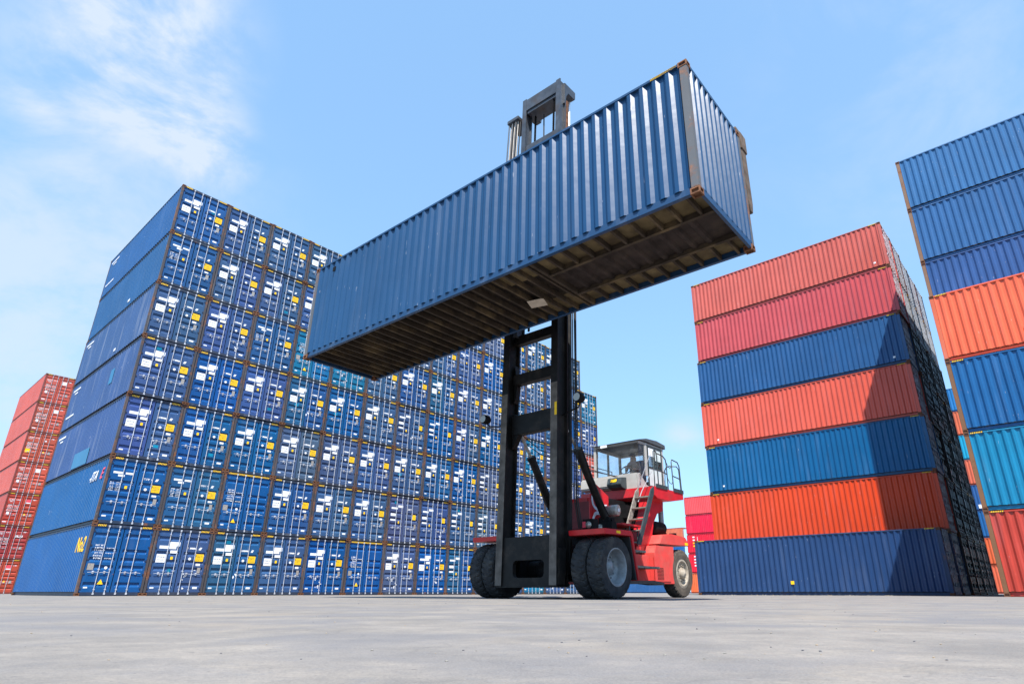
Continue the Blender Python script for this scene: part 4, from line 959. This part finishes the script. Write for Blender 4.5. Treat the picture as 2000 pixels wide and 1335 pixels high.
hp('window', MB().box(.945, .950, 5.68, 6.05, 3.75, 4.34), M_glass, dr); hp('window', MB().box(.945, .950, 6.09, 6.46, 3.98, 4.34), M_whiteglass, dr); hp('window', MB().box(.945, .950, 6.09, 6.46, 3.75, 3.98), M_glass, dr)
hp('window', MB().box(.945, .950, 5.68, 6.46, 3.17, 3.70), M_whiteglass, dr); hp('blind', MB().box(.952, .956, 5.69, 6.04, 4.08, 4.33), M_white, dr)
hp('cab_handle', MB().tube([(.97, 5.06, 3.18), (1.0, 5.08, 3.24), (1.0, 5.1, 3.36), (.97, 5.08, 3.42)], .012, 6), M_dark, cb)
q = MB(); q.prism([(4.72, 3.03), (4.62, 3.12), (4.70, 3.32), (5.0, 3.36), (5.0, 2.98)], 'x', .08, .56); lb = hp('wiper_motor_box', q, M_rail, cb, .015)
hp('sticker', MB().prism([(4.634, 3.19), (4.630, 3.192), (4.668, 3.275), (4.672, 3.273)], 'x', .22, .42), M_yellow, lb)
rail([(.36, 4.72, 3.35), (-.05, 3.9, 3.52), (-.65, 2.4, 3.9), (-.80, 1.6, 4.3)], hd, .013, M_black, 'hydraulic_hose'); rail([(.42, 4.72, 3.35), (.0, 3.95, 3.46), (-.60, 2.4, 3.75), (-.78, 1.6, 4.1)], hd, .013, M_black, 'hydraulic_hose')
# cab inside
hp('dashboard', MB().box(-.55, .80, 5.16, 5.40, 3.30, 3.50), M_tan, cb, .02)
sw = MB(); sw.tube([(.25+.19*cos(a), 5.52+.10*sin(a), 3.70+.14*sin(a)) for a in [2*pi*k/20 for k in range(21)]], .014, 6, cap=False); sw.tube([(.25, 5.42, 3.46), (.25, 5.52, 3.70)], .02, 6); hp('steering_wheel', sw, M_dark, cb)
hp('driver_seat', MB().box(.02, .50, 5.78, 6.24, 3.36, 3.48).prism([(6.20, 3.44), (6.32, 3.46), (6.42, 4.10), (6.32, 4.12)], 'x', .04, .48), M_seat, cb, .03)

# ---------------------------------------------------------------- the driver
def person():
    me = bpy.data.meshes.new('person'); 
    J = {'pel': (0, 0, .12, .13), 'bel': (0, .0, .30, .125), 'che': (0, -.02, .47, .14), 'nek': (0, -.03, .60, .055), 'hed': (0, -.05, .72, .085), 'crn': (0, -.05, .80, .075),
         'sl': (-.17, -.03, .54, .06), 'el': (-.24, -.10, .30, .045), 'wl': (-.12, -.30, .32, .032), 'hl': (-.08, -.36, .35, .035),
         'sr': (.17, -.03, .54, .06), 'er': (.25, -.10, .30, .045), 'wr': (.14, -.30, .32, .032), 'hr': (.10, -.36, .35, .035),
         'hpl': (-.10, -.02, .08, .09), 'kl': (-.14, -.44, .10, .065), 'al': (-.14, -.48, -.30, .045), 'tl': (-.14, -.60, -.34, .04),
         'hpr': (.10, -.02, .08, .09), 'kr': (.14, -.44, .10, .065), 'ar': (.14, -.48, -.30, .045), 'tr': (.14, -.60, -.34, .04)}
    names = list(J); E_ = [('pel', 'bel'), ('bel', 'che'), ('che', 'nek'), ('nek', 'hed'), ('hed', 'crn'), ('che', 'sl'), ('sl', 'el'), ('el', 'wl'), ('wl', 'hl'), ('che', 'sr'), ('sr', 'er'), ('er', 'wr'), ('wr', 'hr'),
         ('pel', 'hpl'), ('hpl', 'kl'), ('kl', 'al'), ('al', 'tl'), ('pel', 'hpr'), ('hpr', 'kr'), ('kr', 'ar'), ('ar', 'tr')]
    me.from_pydata([J[n_][:3] for n_ in names], [(names.index(a), names.index(b)) for a, b in E_], [])
    o_ = bpy.data.objects.new('tmp_person', me); COL.objects.link(o_)
    o_.modifiers.new('skin', 'SKIN'); sv = me.skin_vertices[0].data
    for i, n_ in enumerate(names): sv[i].radius = (J[n_][3], J[n_][3]*(.75 if n_ in ('pel', 'bel', 'che') else 1)); sv[i].use_root = n_ == 'pel'
    for n_, rx in (('che', .15), ('bel', .14), ('pel', .15)): sv[names.index(n_)].radius = (rx, .11)
    s_ = o_.modifiers.new('sub', 'SUBSURF'); s_.levels = 2; s_.render_levels = 2
    dg = bpy.context.evaluated_depsgraph_get(); m2 = bpy.data.meshes.new_from_object(o_.evaluated_get(dg)); m2.name = 'person'
    bpy.data.objects.remove(o_)
    m2.materials.clear()
    for mt in (M_skin, M_shirt, M_trouser, M_dark): m2.materials.append(mt)
    for p in m2.polygons:
        c = p.center; p.use_smooth = True
        p.material_index = 3 if c.z < -.26 else 2 if (c.z < .19) else 0 if (c.z > .59 or c.y < -.22) else 1
    return m2
loc = OO+FA*.26+FB*5.98+Z*3.42
dv = link('person', person(), None, None, loc, YF); dv['label'] = 'driver in a dark cap and grey shirt seated in the handler cab'; dv['category'] = 'person'
capm = MB().lathe([(0, .098), (.05, .095), (.085, .06), (.095, 0)], (0, -.045, .775), 16, axis='z').prism([(-.07, -.12), (.07, -.12), (.055, -.21), (-.055, -.21)], 'z', .775, .787)
link('cap', capm.mesh('cap', M_cap), dv)
fc = MB(); fc.prism([(-.135, .745), (-.165, .70), (-.135, .695)], 'x', -.014, .014)      # nose
for s in (-1, 1): fc.lathe([(-.012, 0), (0, .028), (.012, 0)], (s*.088, -.045, .715), 10); fc.box(s*.035-.016, s*.035+.016, -.136, -.128, .742, .750, 1)
fc.box(-.025, .025, -.134, -.126, .672, .678, 1)
link('face', fc.mesh('face', [M_skin, M_dark]), dv)
for s, hx in ((-1, -.08), (1, .10)):
    hm = MB()
    for k in range(5):
        a = -.035+.018*k; ln = (.05, .062, .066, .060, .045)[k]
        hm.tube([(hx+a*.9, -.37, .365), (hx+a, -.37-ln*.6, .375), (hx+a, -.37-ln*.8, .35)], [.010, .009, .008], 6)
    link('hand', hm.mesh('hand', M_skin), dv)
